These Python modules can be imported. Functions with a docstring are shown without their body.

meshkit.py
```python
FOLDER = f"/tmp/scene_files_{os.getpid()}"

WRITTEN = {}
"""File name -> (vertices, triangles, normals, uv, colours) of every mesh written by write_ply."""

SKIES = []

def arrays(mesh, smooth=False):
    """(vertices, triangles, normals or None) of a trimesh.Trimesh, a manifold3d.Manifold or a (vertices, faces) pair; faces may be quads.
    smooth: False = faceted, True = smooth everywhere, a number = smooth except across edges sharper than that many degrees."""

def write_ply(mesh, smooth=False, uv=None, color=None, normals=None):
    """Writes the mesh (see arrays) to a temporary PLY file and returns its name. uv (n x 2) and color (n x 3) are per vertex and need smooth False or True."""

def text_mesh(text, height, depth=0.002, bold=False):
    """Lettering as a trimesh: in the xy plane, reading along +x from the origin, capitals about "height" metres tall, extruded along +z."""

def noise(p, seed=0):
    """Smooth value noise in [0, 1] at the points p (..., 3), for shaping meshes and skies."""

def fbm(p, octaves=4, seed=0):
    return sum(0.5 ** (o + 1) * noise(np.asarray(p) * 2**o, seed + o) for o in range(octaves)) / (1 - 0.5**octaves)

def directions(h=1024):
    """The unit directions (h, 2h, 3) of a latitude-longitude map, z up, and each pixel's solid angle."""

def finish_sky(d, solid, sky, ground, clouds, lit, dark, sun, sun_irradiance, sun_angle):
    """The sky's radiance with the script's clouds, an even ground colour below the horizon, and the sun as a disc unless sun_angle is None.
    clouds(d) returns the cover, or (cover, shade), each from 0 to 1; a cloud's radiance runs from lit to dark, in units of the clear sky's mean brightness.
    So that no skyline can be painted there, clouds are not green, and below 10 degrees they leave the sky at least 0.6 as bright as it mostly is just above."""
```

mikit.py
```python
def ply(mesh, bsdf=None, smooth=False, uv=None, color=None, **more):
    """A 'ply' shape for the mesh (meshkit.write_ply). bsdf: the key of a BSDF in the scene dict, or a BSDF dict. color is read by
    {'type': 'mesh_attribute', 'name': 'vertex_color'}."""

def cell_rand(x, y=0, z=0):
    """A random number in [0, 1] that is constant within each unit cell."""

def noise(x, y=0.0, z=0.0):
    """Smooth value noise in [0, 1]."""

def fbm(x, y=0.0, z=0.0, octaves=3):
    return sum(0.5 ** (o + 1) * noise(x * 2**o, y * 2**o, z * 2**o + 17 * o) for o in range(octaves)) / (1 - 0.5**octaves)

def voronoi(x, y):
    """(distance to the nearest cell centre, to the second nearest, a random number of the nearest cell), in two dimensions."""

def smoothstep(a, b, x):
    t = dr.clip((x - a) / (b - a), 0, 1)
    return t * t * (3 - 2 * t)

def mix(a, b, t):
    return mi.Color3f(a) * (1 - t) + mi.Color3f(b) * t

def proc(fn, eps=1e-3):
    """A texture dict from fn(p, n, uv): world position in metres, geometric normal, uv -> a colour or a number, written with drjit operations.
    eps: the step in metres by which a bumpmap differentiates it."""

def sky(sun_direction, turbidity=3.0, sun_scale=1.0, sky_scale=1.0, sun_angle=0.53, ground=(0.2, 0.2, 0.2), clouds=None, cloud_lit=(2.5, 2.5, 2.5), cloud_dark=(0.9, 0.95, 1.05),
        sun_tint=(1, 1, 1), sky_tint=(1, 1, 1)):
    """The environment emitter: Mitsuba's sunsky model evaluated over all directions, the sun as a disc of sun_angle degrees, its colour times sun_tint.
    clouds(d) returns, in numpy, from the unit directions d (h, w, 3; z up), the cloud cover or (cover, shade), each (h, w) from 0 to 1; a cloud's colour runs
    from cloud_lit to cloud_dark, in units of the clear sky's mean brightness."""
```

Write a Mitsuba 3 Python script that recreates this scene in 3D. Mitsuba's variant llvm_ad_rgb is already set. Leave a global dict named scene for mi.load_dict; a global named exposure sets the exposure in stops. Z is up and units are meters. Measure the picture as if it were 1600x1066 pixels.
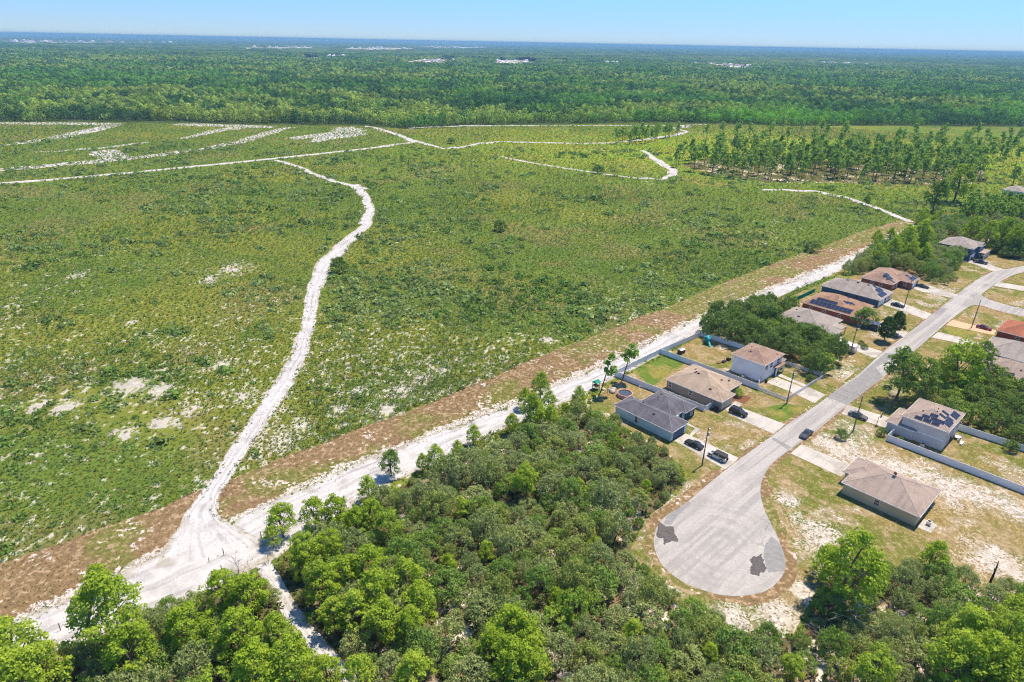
import math, numpy as np, trimesh, shapely, manifold3d as m3d
import drjit as dr, mitsuba as mi, mikit, meshkit
from shapely.geometry import Polygon, LineString, Point, box as sbox
from shapely.ops import unary_union
from mikit import noise, fbm, voronoi, cell_rand, smoothstep, mix, proc

T = mi.ScalarTransform4f
scene, labels = {}, {}
exposure = 2.25
# ------------------------------------------------------------------ camera, sky, air
scene['camera'] = {'type': 'perspective', 'fov': 75.66, 'fov_axis': 'x', 'near_clip': 1.0, 'far_clip': 90000.0,
                   'to_world': T().look_at(origin=[0, 0, 90.0], target=[0.0, 0.910988, 89.587567], up=[-0.019246, 0.412357, 0.910819]),
                   'medium': {'type': 'ref', 'id': 'air'}}
scene['sky'] = mikit.sky([0.3023, 0.2722, 0.9135], turbidity=3.0, sky_tint=(0.54, 0.82, 1.17), ground=(0.12, 0.16, 0.08),
                         clouds=lambda d: 0.62 * np.exp(-np.degrees(np.arcsin(np.clip(d[..., 2], 0, 1))) / 1.7), cloud_lit=(2.0, 2.2, 2.3))   # thin white air low over the horizon, all round
scene['air'] = {'type': 'homogeneous', 'albedo': {'type': 'rgb', 'value': (0.26, 0.5, 0.82)}, 'sigma_t': 0.0001}
HAZE_HALF = 34000.0
scene['haze'] = {'type': 'cube', 'to_world': T().translate([0, HAZE_HALF - 3000, 50.0]).scale([HAZE_HALF, HAZE_HALF, 52.0]),
                 'bsdf': {'type': 'null'}, 'interior': {'type': 'ref', 'id': 'air'}}
labels['haze'] = {'label': 'pale blue air that fades the far woods', 'category': 'haze', 'kind': 'stuff'}

# ------------------------------------------------------------------ frames and helpers
TH = math.radians(43.5)                       # the street runs along (cos TH, sin TH)
CA, SA = math.cos(TH), math.sin(TH)
ROT = np.array([[CA, -SA, 0], [SA, CA, 0], [0, 0, 1.0]])
def street(s, t): return (s * CA - t * SA, s * SA + t * CA)
def to_street(p): p = np.asarray(p, float); return np.stack([p[..., 0] * CA + p[..., 1] * SA, -p[..., 0] * SA + p[..., 1] * CA], -1)
used = {}
def key_for(name):
    n = used.get(name, -1) + 1
    used[name] = n
    return name if n == 0 else f'{name}_{n:03d}'
def tag(key, label=None, cat=None, group=None, kind=None):
    d = {k: v for k, v in dict(label=label, category=cat, group=group, kind=kind).items() if v}
    if d: labels[key] = d
    return key
def thing(name, label, cat, group=None): return tag(key_for(name), label, cat, group)
def put(key, mesh, bsdf, smooth=False, **kw):
    scene[key] = mikit.ply(mesh, bsdf, smooth=smooth, **kw)
    return key
def part(parent, name, mesh, bsdf, smooth=False, label=None, kind=None, rot=False, **kw):
    k = key_for(f'{parent}__{name}')
    if rot: mesh = turned(mesh)
    put(k, mesh, bsdf, smooth, **kw)
    return tag(k, label, kind=kind)
def as_tm(m):
    if hasattr(m, 'to_mesh'):
        q = m.to_mesh(); return trimesh.Trimesh(q.vert_properties[:, :3], q.tri_verts, process=False)
    return m
def turned(m):                                # from street coordinates to the world
    m = as_tm(m); return trimesh.Trimesh(np.asarray(m.vertices) @ ROT.T, m.faces, process=False)
def cat(ms): return trimesh.util.concatenate([as_tm(m) for m in ms])
def bx(x0, x1, y0, y1, z0, z1):
    m = trimesh.creation.box(extents=(x1 - x0, y1 - y0, z1 - z0)); m.apply_translation(((x0 + x1) / 2, (y0 + y1) / 2, (z0 + z1) / 2)); return m
def hull(pts): return as_tm(m3d.Manifold.hull_points(np.asarray(pts, float)))
def tube(points, radii, n=6):
    p = np.asarray(points, float); r = np.broadcast_to(np.asarray(radii, float), (len(p),))
    d = np.gradient(p, axis=0); d /= np.linalg.norm(d, axis=1, keepdims=True) + 1e-9
    ref = np.where(np.abs(d[:, 2:3]) < 0.9, [[0, 0, 1.0]], [[1.0, 0, 0]])
    x = np.cross(ref, d); x /= np.linalg.norm(x, axis=1, keepdims=True); y = np.cross(d, x)
    a = np.arange(n) * 2 * np.pi / n
    v = (p[:, None] + r[:, None, None] * (np.cos(a)[None, :, None] * x[:, None] + np.sin(a)[None, :, None] * y[:, None])).reshape(-1, 3)
    f = []
    for i in range(len(p) - 1):
        for j in range(n):
            a0, a1, b0, b1 = i * n + j, i * n + (j + 1) % n, (i + 1) * n + j, (i + 1) * n + (j + 1) % n
            f += [(a0, a1, b1), (a0, b1, b0)]
    for j in range(1, n - 1): f += [(0, j + 1, j), ((len(p) - 1) * n, (len(p) - 1) * n + j, (len(p) - 1) * n + j + 1)]
    return trimesh.Trimesh(v, np.array(f), process=False)
def cyl(x, y, z0, z1, r, n=12, r1=None): return tube([(x, y, z0), (x, y, z1)], [r, r if r1 is None else r1], n)
def moved(m, x, y, ang=0.0, z=0.0, s=1.0):
    m = as_tm(m); c, sn = math.cos(ang), math.sin(ang)
    R = np.array([[c, -sn, 0], [sn, c, 0], [0, 0, 1]])
    return trimesh.Trimesh(np.asarray(m.vertices) * s @ R.T + [x, y, z], m.faces, process=False)

# ------------------------------------------------------------------ materials
def rgb(c): return {'type': 'rgb', 'value': [float(x) for x in np.broadcast_to(c, 3)]}
def mat(name, color, rough=0.7, metallic=0.0, spec=0.3, **kw):
    tex = color if isinstance(color, dict) else (proc(color) if callable(color) else rgb(color))
    scene[name] = {'type': 'twosided', 'bsdf': {'type': 'principled', 'base_color': tex, 'roughness': rough, 'metallic': metallic, 'specular': spec, **kw}}
    return name
def dull(name, color):
    tex = color if isinstance(color, dict) else (proc(color) if callable(color) else rgb(color))
    scene[name] = {'type': 'twosided', 'bsdf': {'type': 'diffuse', 'reflectance': tex}}
    return name
def c3(c): return mi.Color3f(*[float(x) for x in c])
def near_line(x, y, pts):
    """distance to a polyline, in drjit"""
    best = mi.Float(1e9)
    for (ax, ay), (bx_, by_) in zip(pts[:-1], pts[1:]):
        dx, dy = bx_ - ax, by_ - ay
        t = dr.clip(((x - ax) * dx + (y - ay) * dy) / (dx * dx + dy * dy), 0, 1)
        best = dr.minimum(best, dr.sqrt(dr.square(x - ax - t * dx) + dr.square(y - ay - t * dy)))
    return best

SAND = (0.485, 0.487, 0.49)
def sand_col(p, n, uv):
    k = fbm(p.x * 0.35, p.y * 0.35, 0, 3); f = noise(p.x * 3.2, p.y * 3.2)
    ruts = fbm(uv.y * 22.0, uv.x * 0.05, 3.0, 2)           # wheel ruts along the ribbon: uv.x metres along, uv.y across 0..1
    c = mix(c3(SAND), c3((0.33, 0.325, 0.32)), smoothstep(0.45, 0.85, k) * 0.6 + 0.6 * smoothstep(0.55, 0.8, ruts))
    edge = dr.abs(uv.y - 0.5) * 2
    sp = noise(p.x * 1.9, p.y * 1.9, 4.0) * 0.6 + 0.4 * noise(p.x * 4.1, p.y * 4.1, 6.0)
    lines = dr.maximum(smoothstep(0.10, 0.02, dr.abs(edge - 0.06)), smoothstep(0.12, 0.03, dr.abs(edge - 0.62)) * 0.8)
    c = c * (1 - 0.20 * lines * smoothstep(0.3, 0.6, noise(uv.x * 0.12, 3.0, 1.0)))
    weed = smoothstep(0.62, 0.80, sp - 0.28 + 0.30 * smoothstep(0.5, 1.0, edge) + 0.16 * lines + 0.24 * (fbm(p.x * 0.12, p.y * 0.12, 8, 2) - 0.5))
    c = mix(c, mix(c3((0.13, 0.12, 0.07)), c3((0.21, 0.18, 0.11)), f), weed * 0.85)
    c = mix(c, c3((0.26, 0.235, 0.16)), smoothstep(0.74, 1.02, edge + 0.5 * (k - 0.5)) * 0.55)
    return c * (0.93 + 0.14 * f)
dull('sand_mat', sand_col)

SAND_SPOTS = [(-124.97, 152.03, np.float64(2.5), np.float64(3.3)), (-117.69, 151.29, np.float64(3.3), np.float64(4.3)), (-131.38, 208.71, np.float64(2.3), np.float64(3.0)), (-106.76, 164.34, np.float64(4.2), np.float64(5.4)), (-97.82, 160.92, np.float64(3.2), np.float64(4.2)), (-88.28, 144.27, np.float64(3.7), np.float64(4.8)), (-95.49, 138.57, np.float64(3.0), np.float64(3.9)), (-84.38, 150.88, np.float64(2.6), np.float64(3.4)), (-119.38, 268.07, np.float64(7.2), np.float64(9.3)), (-124.45, 254.39, np.float64(4.6), np.float64(6.0)), (-30.45, 163.62, np.float64(4.0), np.float64(5.3)), (-42.84, 162.38, np.float64(2.6), np.float64(3.4)), (-45.75, 152.34, np.float64(2.8), np.float64(3.7)), (-26.08, 171.61, np.float64(2.7), np.float64(3.5)), (11.7, 199.86, np.float64(2.1), np.float64(2.8)), (-87.63, 177.39, np.float64(3.8), np.float64(4.9)), (-73.6, 158.23, np.float64(3.1), np.float64(4.0)), (-178.96, 256.0, np.float64(4.4), np.float64(5.7)), (-55.95, 136.5, np.float64(3.4), np.float64(4.4)), (-53.49, 143.99, np.float64(2.8), np.float64(3.6)), (125.01, 324.48, np.float64(2.8), np.float64(3.6)), (-33.03, 152.83, np.float64(3.5), np.float64(4.6)), (-20.91, 175.97, np.float64(2.7), np.float64(3.5))]
MEADOW = (295.42, 649.03)
def field_col(p, n, uv):
    x, y = p.x, p.y
    big = fbm(x * 0.012, y * 0.012, 0, 3); med = fbm(x * 0.06, y * 0.06, 5, 3); fine = fbm(x * 0.7, y * 0.55, 9, 3)
    c = mix(c3((0.105, 0.16, 0.032)), c3((0.16, 0.185, 0.034)), smoothstep(0.42, 0.66, big))
    c = mix(c, c3((0.075, 0.135, 0.028)), smoothstep(0.5, 0.75, med) * 0.7)
    c = mix(c, c3((0.19, 0.155, 0.075)), smoothstep(0.55, 0.75, fbm(x * 0.03, y * 0.03, 21, 3)) * 0.5)
    wet = dr.exp(-dr.square((x - MEADOW[0]) / 330.0) - dr.square((y - MEADOW[1]) / 150.0))
    c = mix(c, mix(c3((0.18, 0.30, 0.025)), c3((0.26, 0.29, 0.04)), smoothstep(0.4, 0.6, med)), dr.clip(wet * 1.2, 0, 0.9))
    sandy = smoothstep(0.60, 0.74, fine + 0.34 * (fbm(x * 0.022, y * 0.022, 33, 3) - 0.5) + 0.03 * smoothstep(230.0, 120.0, y) - 0.20 * smoothstep(170.0, 300.0, y))
    spot = mi.Float(0)
    for sx, sy, rx, ry in SAND_SPOTS:
        d = dr.sqrt(dr.square((x - sx) / rx) + dr.square((y - sy) / ry))
        spot = dr.maximum(spot, smoothstep(1.0, 0.35, d + 3.2 * (fine - 0.5)))
    c = mix(c, c3((0.47, 0.45, 0.42)), dr.clip(sandy * 0.6 + spot * 0.85, 0, 1))
    return c * (0.7 + 0.6 * fine)
dull('field_mat', field_col)
def verge_col(p, n, uv):
    x, y = p.x, p.y
    f = fbm(x * 1.4, y * 1.4, 2, 3); m = fbm(x * 0.09, y * 0.09, 4, 3); b = fbm(x * 0.25, y * 0.25, 6, 3); h = noise(x * 4.5, y * 4.5, 3.0)
    c = mix(c3((0.205, 0.145, 0.078)), c3((0.15, 0.158, 0.045)), smoothstep(0.45 , 0.66, m + 0.10 * smoothstep(150.0, 270.0, y) + 0.12 * (b - 0.5)))
    c = mix(c, c3((0.31, 0.235, 0.155)), smoothstep(0.5, 0.75, f) * 0.75)
    bare = smoothstep(0.64, 0.74, b * 0.5 + f * 0.5 + 0.42 * smoothstep(0.72, 1.0, uv.y) - 0.02)
    c = mix(c, c3((0.48, 0.455, 0.425)), bare * (0.55 + 0.45 * smoothstep(0.4, 0.6, h)))
    return c * (0.5 + 0.65 * f + 0.35 * h)
dull('verge_mat', verge_col)
LANE = [(78.52, 141.19), (82.59, 134.31), (93.89, 129.44), (101.61, 122.37), (107.37, 118.0), (114.07, 111.83)]
LAWN_SPOTS = [(47.22, 85.43, np.float64(5.2), np.float64(6.7)), (53.78, 90.75, np.float64(3.5), np.float64(4.6)), (30.31, 92.48, np.float64(3.3), np.float64(4.3)), (62.56, 106.4, np.float64(5.9), np.float64(7.7)), (95.06, 99.47, np.float64(6.4), np.float64(8.3)), (84.53, 138.52, np.float64(4.3), np.float64(5.6)), (97.97, 121.1, np.float64(6.3), np.float64(8.2)), (102.24, 176.95, np.float64(4.8), np.float64(6.2)), (60.91, 117.7, np.float64(3.1), np.float64(4.0)), (39.57, 84.13, np.float64(3.8), np.float64(4.9))]
def lawn_col(p, n, uv):
    x, y = p.x, p.y
    f = fbm(x * 1.6, y * 1.6, 2, 3); m = fbm(x * 0.11, y * 0.11, 14, 3); g = fbm(x * 0.045, y * 0.045, 8, 2); w = fbm(x * 0.35, y * 0.35, 17, 3); h = noise(x * 4.3, y * 4.3, 5.0)
    c = mix(c3((0.235, 0.185, 0.075)), c3((0.135, 0.15, 0.033)), smoothstep(0.42, 0.62, m * 0.6 + g * 0.4))
    c = mix(c, c3((0.29, 0.225, 0.125)), smoothstep(0.48, 0.7, w) * 0.8)
    speck = smoothstep(0.56, 0.72, h * 0.5 + f * 0.5)
    bare = smoothstep(0.55, 0.68, fbm(x * 0.10, y * 0.10, 27, 3) * 0.65 + w * 0.35)
    lane = near_line(x, y, LANE)
    bare = dr.maximum(bare * (0.25 + 0.75 * speck), smoothstep(6.5, 0.8, lane + 8.0 * (w - 0.5)) * (0.35 + 0.65 * smoothstep(0.42, 0.58, f * 0.6 + h * 0.4 + 0.12 * smoothstep(3.5, 0.5, lane))))
    for ax, ay, rx, ry in LAWN_SPOTS:
        dd = dr.sqrt(dr.square((x - ax) / rx) + dr.square((y - ay) / ry))
        bare = dr.maximum(bare, smoothstep(1.25, 0.2, dd + 1.5 * (w - 0.5)) * smoothstep(0.36, 0.60, 0.5 * f + 0.5 * h + 0.16 * smoothstep(0.9, 0.2, dd)))
    c = mix(c, c3((0.47, 0.44, 0.405)), dr.clip(bare * 0.85 + speck * 0.14, 0, 1))
    return c * (0.55 + 0.55 * f + 0.35 * h)
dull('lawn_mat', lawn_col)
def lush_col(p, n, uv):
    f = fbm(p.x * 1.5, p.y * 1.5, 2, 3); m = fbm(p.x * 0.2, p.y * 0.2, 3, 2)
    return mix(c3((0.105, 0.165, 0.03)), c3((0.21, 0.20, 0.055)), smoothstep(0.35, 0.6, m)) * (0.7 + 0.6 * f)
dull('lush_mat', lush_col)
def floor_col(p, n, uv):
    f = fbm(p.x * 0.8, p.y * 0.8, 2, 3); m = fbm(p.x * 0.12, p.y * 0.12, 3, 3)
    c = mix(c3((0.11, 0.10, 0.05)), c3((0.24, 0.19, 0.12)), smoothstep(0.4, 0.7, m))
    c = mix(c, c3((0.55, 0.50, 0.45)), smoothstep(0.58, 0.70, m * 0.6 + f * 0.4))
    return c * (0.6 + 0.8 * f)
dull('floor_mat', floor_col)
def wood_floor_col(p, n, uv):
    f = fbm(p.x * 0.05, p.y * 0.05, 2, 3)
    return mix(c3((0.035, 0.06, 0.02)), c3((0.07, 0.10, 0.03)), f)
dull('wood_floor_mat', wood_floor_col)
CUL = (42.09, 103.01)
def road_col(p, n, uv):
    x, y = p.x, p.y
    s, t = x * CA + y * SA, -x * SA + y * CA
    rx, ry = x - CUL[0], y - CUL[1]
    r = dr.sqrt(rx * rx + ry * ry)
    w = smoothstep(19.0, 12.0, r) * 0.5
    streak = dr.lerp(fbm(s * 0.05, t * 1.5, 1.0, 2), 0.5 * noise(r * 1.2, dr.atan2(ry, rx) * 0.9, 2.0) + 0.5 * fbm(s * 0.09 + t * 0.02, t * 0.9, 4.0, 2), w)
    fine = fbm(x * 3.0, y * 3.0, 0, 2); blot = fbm(x * 0.1, y * 0.1, 6, 3)
    c = mix(c3((0.375, 0.368, 0.358)), c3((0.30, 0.294, 0.286)), smoothstep(0.36, 0.68, streak))
    c = mix(c, c3((0.42, 0.41, 0.395)), smoothstep(0.5, 0.75, blot) * 0.6)
    seam = smoothstep(0.10, 0.03, dr.abs(t - 56.6 + 0.3 * (blot - 0.5))) * smoothstep(14.0, 20.0, r)
    c = c * (1 - 0.25 * seam) * (1 - 0.3 * smoothstep(0.012, 0.0, dr.abs(fbm(x * 0.16, y * 0.16, 12, 3) - 0.5)) * smoothstep(0.45, 0.6, noise(x * 0.05, y * 0.05, 3.0)))
    return c * (0.86 + 0.28 * fine)
dull('road_mat', road_col)
def patch_col(p, n, uv):
    f = fbm(p.x * 2.0, p.y * 2.0, 0, 3); return c3((0.24, 0.242, 0.245)) * (0.8 + 0.4 * f)
dull('patch_mat', patch_col)
def dark_patch_col(p, n, uv):
    f = fbm(p.x * 3.0, p.y * 3.0, 0, 3); return c3((0.108, 0.102, 0.102)) * (0.7 + 0.6 * f)
dull('dark_patch_mat', dark_patch_col)
def concrete_col(p, n, uv):
    s, t = p.x * CA + p.y * SA, -p.x * SA + p.y * CA
    f = fbm(p.x * 2.0, p.y * 2.0, 0, 3); st = fbm(p.x * 0.35, p.y * 0.35, 4, 3)
    joint = smoothstep(0.05, 0.02, dr.abs(t / 3.0 - dr.floor(t / 3.0) - 0.5) * 3.0)
    c = mix(c3((0.455, 0.44, 0.405)), c3((0.35, 0.335, 0.305)), smoothstep(0.45, 0.75, st))
    return c * (0.9 + 0.2 * f) * (1 - 0.35 * joint)
dull('concrete_mat', concrete_col)
def peach_col(p, n, uv):
    f = fbm(p.x * 2.0, p.y * 2.0, 0, 3); return c3((0.56, 0.38, 0.25)) * (0.85 + 0.3 * f)
dull('peach_mat', peach_col)

def roof_fn(a, b, seed):
    def fn(p, n, uv):
        s, t = p.x * CA + p.y * SA, -p.x * SA + p.y * CA
        run = dr.select(dr.abs(n.x * CA + n.y * SA) > dr.abs(-n.x * SA + n.y * CA), t, s)      # along the course
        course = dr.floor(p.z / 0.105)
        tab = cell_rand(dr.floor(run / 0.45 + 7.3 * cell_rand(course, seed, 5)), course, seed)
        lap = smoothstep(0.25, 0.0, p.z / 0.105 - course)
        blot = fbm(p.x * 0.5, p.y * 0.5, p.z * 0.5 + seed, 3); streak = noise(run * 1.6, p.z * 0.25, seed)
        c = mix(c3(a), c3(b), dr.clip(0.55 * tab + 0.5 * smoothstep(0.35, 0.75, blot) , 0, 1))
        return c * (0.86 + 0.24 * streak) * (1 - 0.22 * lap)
    return fn
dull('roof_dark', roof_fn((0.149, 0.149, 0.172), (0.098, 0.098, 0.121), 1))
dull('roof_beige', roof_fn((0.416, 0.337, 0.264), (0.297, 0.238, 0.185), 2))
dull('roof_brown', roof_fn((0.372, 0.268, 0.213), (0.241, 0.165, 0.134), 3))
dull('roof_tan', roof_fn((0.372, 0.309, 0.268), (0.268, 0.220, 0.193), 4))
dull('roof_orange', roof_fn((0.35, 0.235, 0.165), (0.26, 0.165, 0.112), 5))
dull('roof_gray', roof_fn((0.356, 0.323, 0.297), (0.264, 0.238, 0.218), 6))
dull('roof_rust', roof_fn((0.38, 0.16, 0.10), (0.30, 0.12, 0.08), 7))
for nm, c in dict(dark=(0.19, 0.19, 0.21), beige=(0.43, 0.36, 0.29), brown=(0.38, 0.29, 0.235), tan=(0.38, 0.325, 0.285), orange=(0.44, 0.28, 0.18), gray=(0.37, 0.34, 0.32), rust=(0.45, 0.21, 0.14)).items(): dull(f'roof_{nm}_cap', c)
def wall_fn(a, lap=0.0, dirt=0.12):
    def fn(p, n, uv):
        f = fbm(p.x * 0.7, p.y * 0.7, p.z * 0.5, 3)
        c = c3(a) * (1 - dirt + 2 * dirt * f)
        if lap: c = c * (1 - 0.25 * smoothstep(0.25, 0.0, p.z / lap - dr.floor(p.z / lap)))
        return c
    return fn
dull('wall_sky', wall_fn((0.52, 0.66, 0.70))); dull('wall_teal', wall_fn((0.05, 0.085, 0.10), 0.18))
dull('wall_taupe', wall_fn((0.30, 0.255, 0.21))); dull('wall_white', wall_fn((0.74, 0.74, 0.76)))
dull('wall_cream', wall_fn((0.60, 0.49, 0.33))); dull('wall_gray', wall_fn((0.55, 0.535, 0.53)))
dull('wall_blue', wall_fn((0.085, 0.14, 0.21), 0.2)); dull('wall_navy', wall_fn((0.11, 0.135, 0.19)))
def brick_fn(p, n, uv):
    run = dr.select(dr.abs(n.x * CA + n.y * SA) > 0.5, -p.x * SA + p.y * CA, p.x * CA + p.y * SA)
    row = dr.floor(p.z / 0.075); u = run / 0.22 + 0.5 * (row - 2 * dr.floor(row / 2)); col = dr.floor(u)
    k = cell_rand(col, row, 3)
    j = dr.maximum(smoothstep(0.06, 0.02, u - col), smoothstep(0.16, 0.06, p.z / 0.075 - row))
    return mix(mix(c3((0.33, 0.105, 0.055)), c3((0.23, 0.07, 0.04)), k), c3((0.36, 0.28, 0.23)), j * 0.5)
dull('wall_brick', brick_fn); dull('wall_redbrick', wall_fn((0.30, 0.085, 0.05)))
dull('trim_white', (0.78, 0.78, 0.79)); dull('trim_tan', (0.55, 0.46, 0.35)); dull('vinyl', wall_fn((0.80, 0.80, 0.82), 0, 0.06))
mat('glass_dark', (0.035, 0.045, 0.06), 0.08, 0.0, 0.8); mat('solar', lambda p, n, uv: mix(c3((0.012, 0.016, 0.04)), c3((0.03, 0.04, 0.085)), noise(p.x * 2, p.y * 2, p.z * 2)), 0.06, 0.0, 0.35)
mat('panel_frame', (0.12, 0.12, 0.13), 0.6)
mat('alu', (0.55, 0.56, 0.58), 0.4, 0.8); mat('black_metal', (0.03, 0.03, 0.032), 0.5); dull('vent_dark', (0.045, 0.035, 0.03))
dull('bark', lambda p, n, uv: mix(c3((0.13, 0.095, 0.065)), c3((0.24, 0.19, 0.15)), fbm(p.x * 4, p.y * 4, p.z * 1.2, 3)))
dull('deadwood', lambda p, n, uv: mix(c3((0.34, 0.31, 0.28)), c3((0.5, 0.47, 0.43)), fbm(p.x * 3, p.y * 3, p.z * 2, 3)))
dull('charred', (0.05, 0.042, 0.038)); dull('pole_wood', lambda p, n, uv: mix(c3((0.13, 0.105, 0.085)), c3((0.2, 0.165, 0.135)), noise(p.x * 6, p.y * 6, p.z * 0.6)))
for nm, c in dict(paint_black=(0.012, 0.012, 0.015), paint_silver=(0.50, 0.51, 0.51), paint_navy=(0.02, 0.032, 0.06), paint_gray=(0.10, 0.105, 0.11), paint_red=(0.16, 0.012, 0.018), paint_white=(0.78, 0.79, 0.80), paint_blue=(0.02, 0.035, 0.09)).items():
    mat(nm, c, 0.3, 0.2, 0.5, clearcoat=0.8, clearcoat_gloss=0.9)
dull('tyre', (0.02, 0.02, 0.02)); mat('lamp_clear', (0.75, 0.76, 0.78), 0.2); mat('lamp_red', (0.35, 0.015, 0.015), 0.25)
dull('teal_plastic', (0.08, 0.42, 0.42)); dull('green_canvas', (0.03, 0.28, 0.19)); dull('cedar', (0.26, 0.14, 0.07)); dull('pool_blue', (0.06, 0.09, 0.13)); dull('pink_plastic', (0.6, 0.3, 0.25)); dull('mulch', (0.17, 0.085, 0.05))

# foliage: colour varies from tree to tree with the place where each stands
def leaf(name, a, b, hue=None, tr=0.35):
    def fn(p, n, uv):
        g = noise(p.x * 0.13, p.y * 0.13, 3.0); f = noise(p.x * 0.8, p.y * 0.8, p.z * 0.8); s = noise(p.x * 3.1, p.y * 3.1, p.z * 3.1)
        c = mix(c3(a), c3(b), dr.clip(0.65 * g + 0.5 * f - 0.08, 0, 1))
        if hue is not None: c = mix(c, c3(hue), smoothstep(0.62, 0.85, noise(p.x * 0.21, p.y * 0.21, 11.0)) * 0.7)
        return c * (0.78 + 0.44 * s)
    scene[name] = {'type': 'principledthin', 'base_color': proc(fn), 'roughness': 0.6, 'diff_trans': tr, 'spec_trans': 0.0}
    return name
leaf('leaf_pine', (0.26, 0.40, 0.03), (0.43, 0.55, 0.075), (0.24, 0.36, 0.05), 0.75)
leaf('leaf_oak', (0.235, 0.325, 0.105), (0.42, 0.48, 0.20), (0.36, 0.42, 0.11), 0.65)
leaf('leaf_oak_green', (0.17, 0.30, 0.055), (0.30, 0.43, 0.11), (0.29, 0.42, 0.06), 0.65)
leaf('leaf_oak_olive', (0.27, 0.35, 0.08), (0.40, 0.46, 0.13), None, 0.65)
leaf('leaf_oak_dark', (0.155, 0.255, 0.055), (0.27, 0.37, 0.105), (0.30, 0.42, 0.08), 0.8)
leaf('leaf_gray', (0.36, 0.35, 0.30), (0.48, 0.46, 0.41), None, 0.3)
leaf('leaf_grove', (0.25, 0.42, 0.07), (0.38, 0.52, 0.11), None, 0.85)
leaf('leaf_dark_pine', (0.13, 0.235, 0.04), (0.25, 0.37, 0.075), None, 0.7)
leaf('leaf_cypress', (0.06, 0.12, 0.025), (0.11, 0.18, 0.04), None, 0.5)
leaf('leaf_lime', (0.30, 0.46, 0.06), (0.42, 0.53, 0.10), None, 0.85)
def far_leaf(p, n, uv):
    big = fbm(p.x * 0.0045, p.y * 0.009, 3.0, 3); tree = cell_rand(dr.floor(p.x / 7.0), dr.floor(p.y / 7.0), 2); m = noise(p.x * 0.03, p.y * 0.03, 5.0)
    c = mix(c3((0.165, 0.36, 0.06)), c3((0.36, 0.47, 0.10)), smoothstep(0.42, 0.66, big))
    c = mix(c, c3((0.07, 0.17, 0.06)), smoothstep(0.50, 0.62, m) * 0.9)
    front = smoothstep(900.0, 760.0, p.y - 0.45 * p.x)
    c = mix(c, c3((0.17, 0.44, 0.04)), front * smoothstep(0.35, 0.6, fbm(p.x * 0.006, p.y * 0.006, 9.0, 2)) * 0.8)
    return c * (0.55 + 0.85 * tree)
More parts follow.
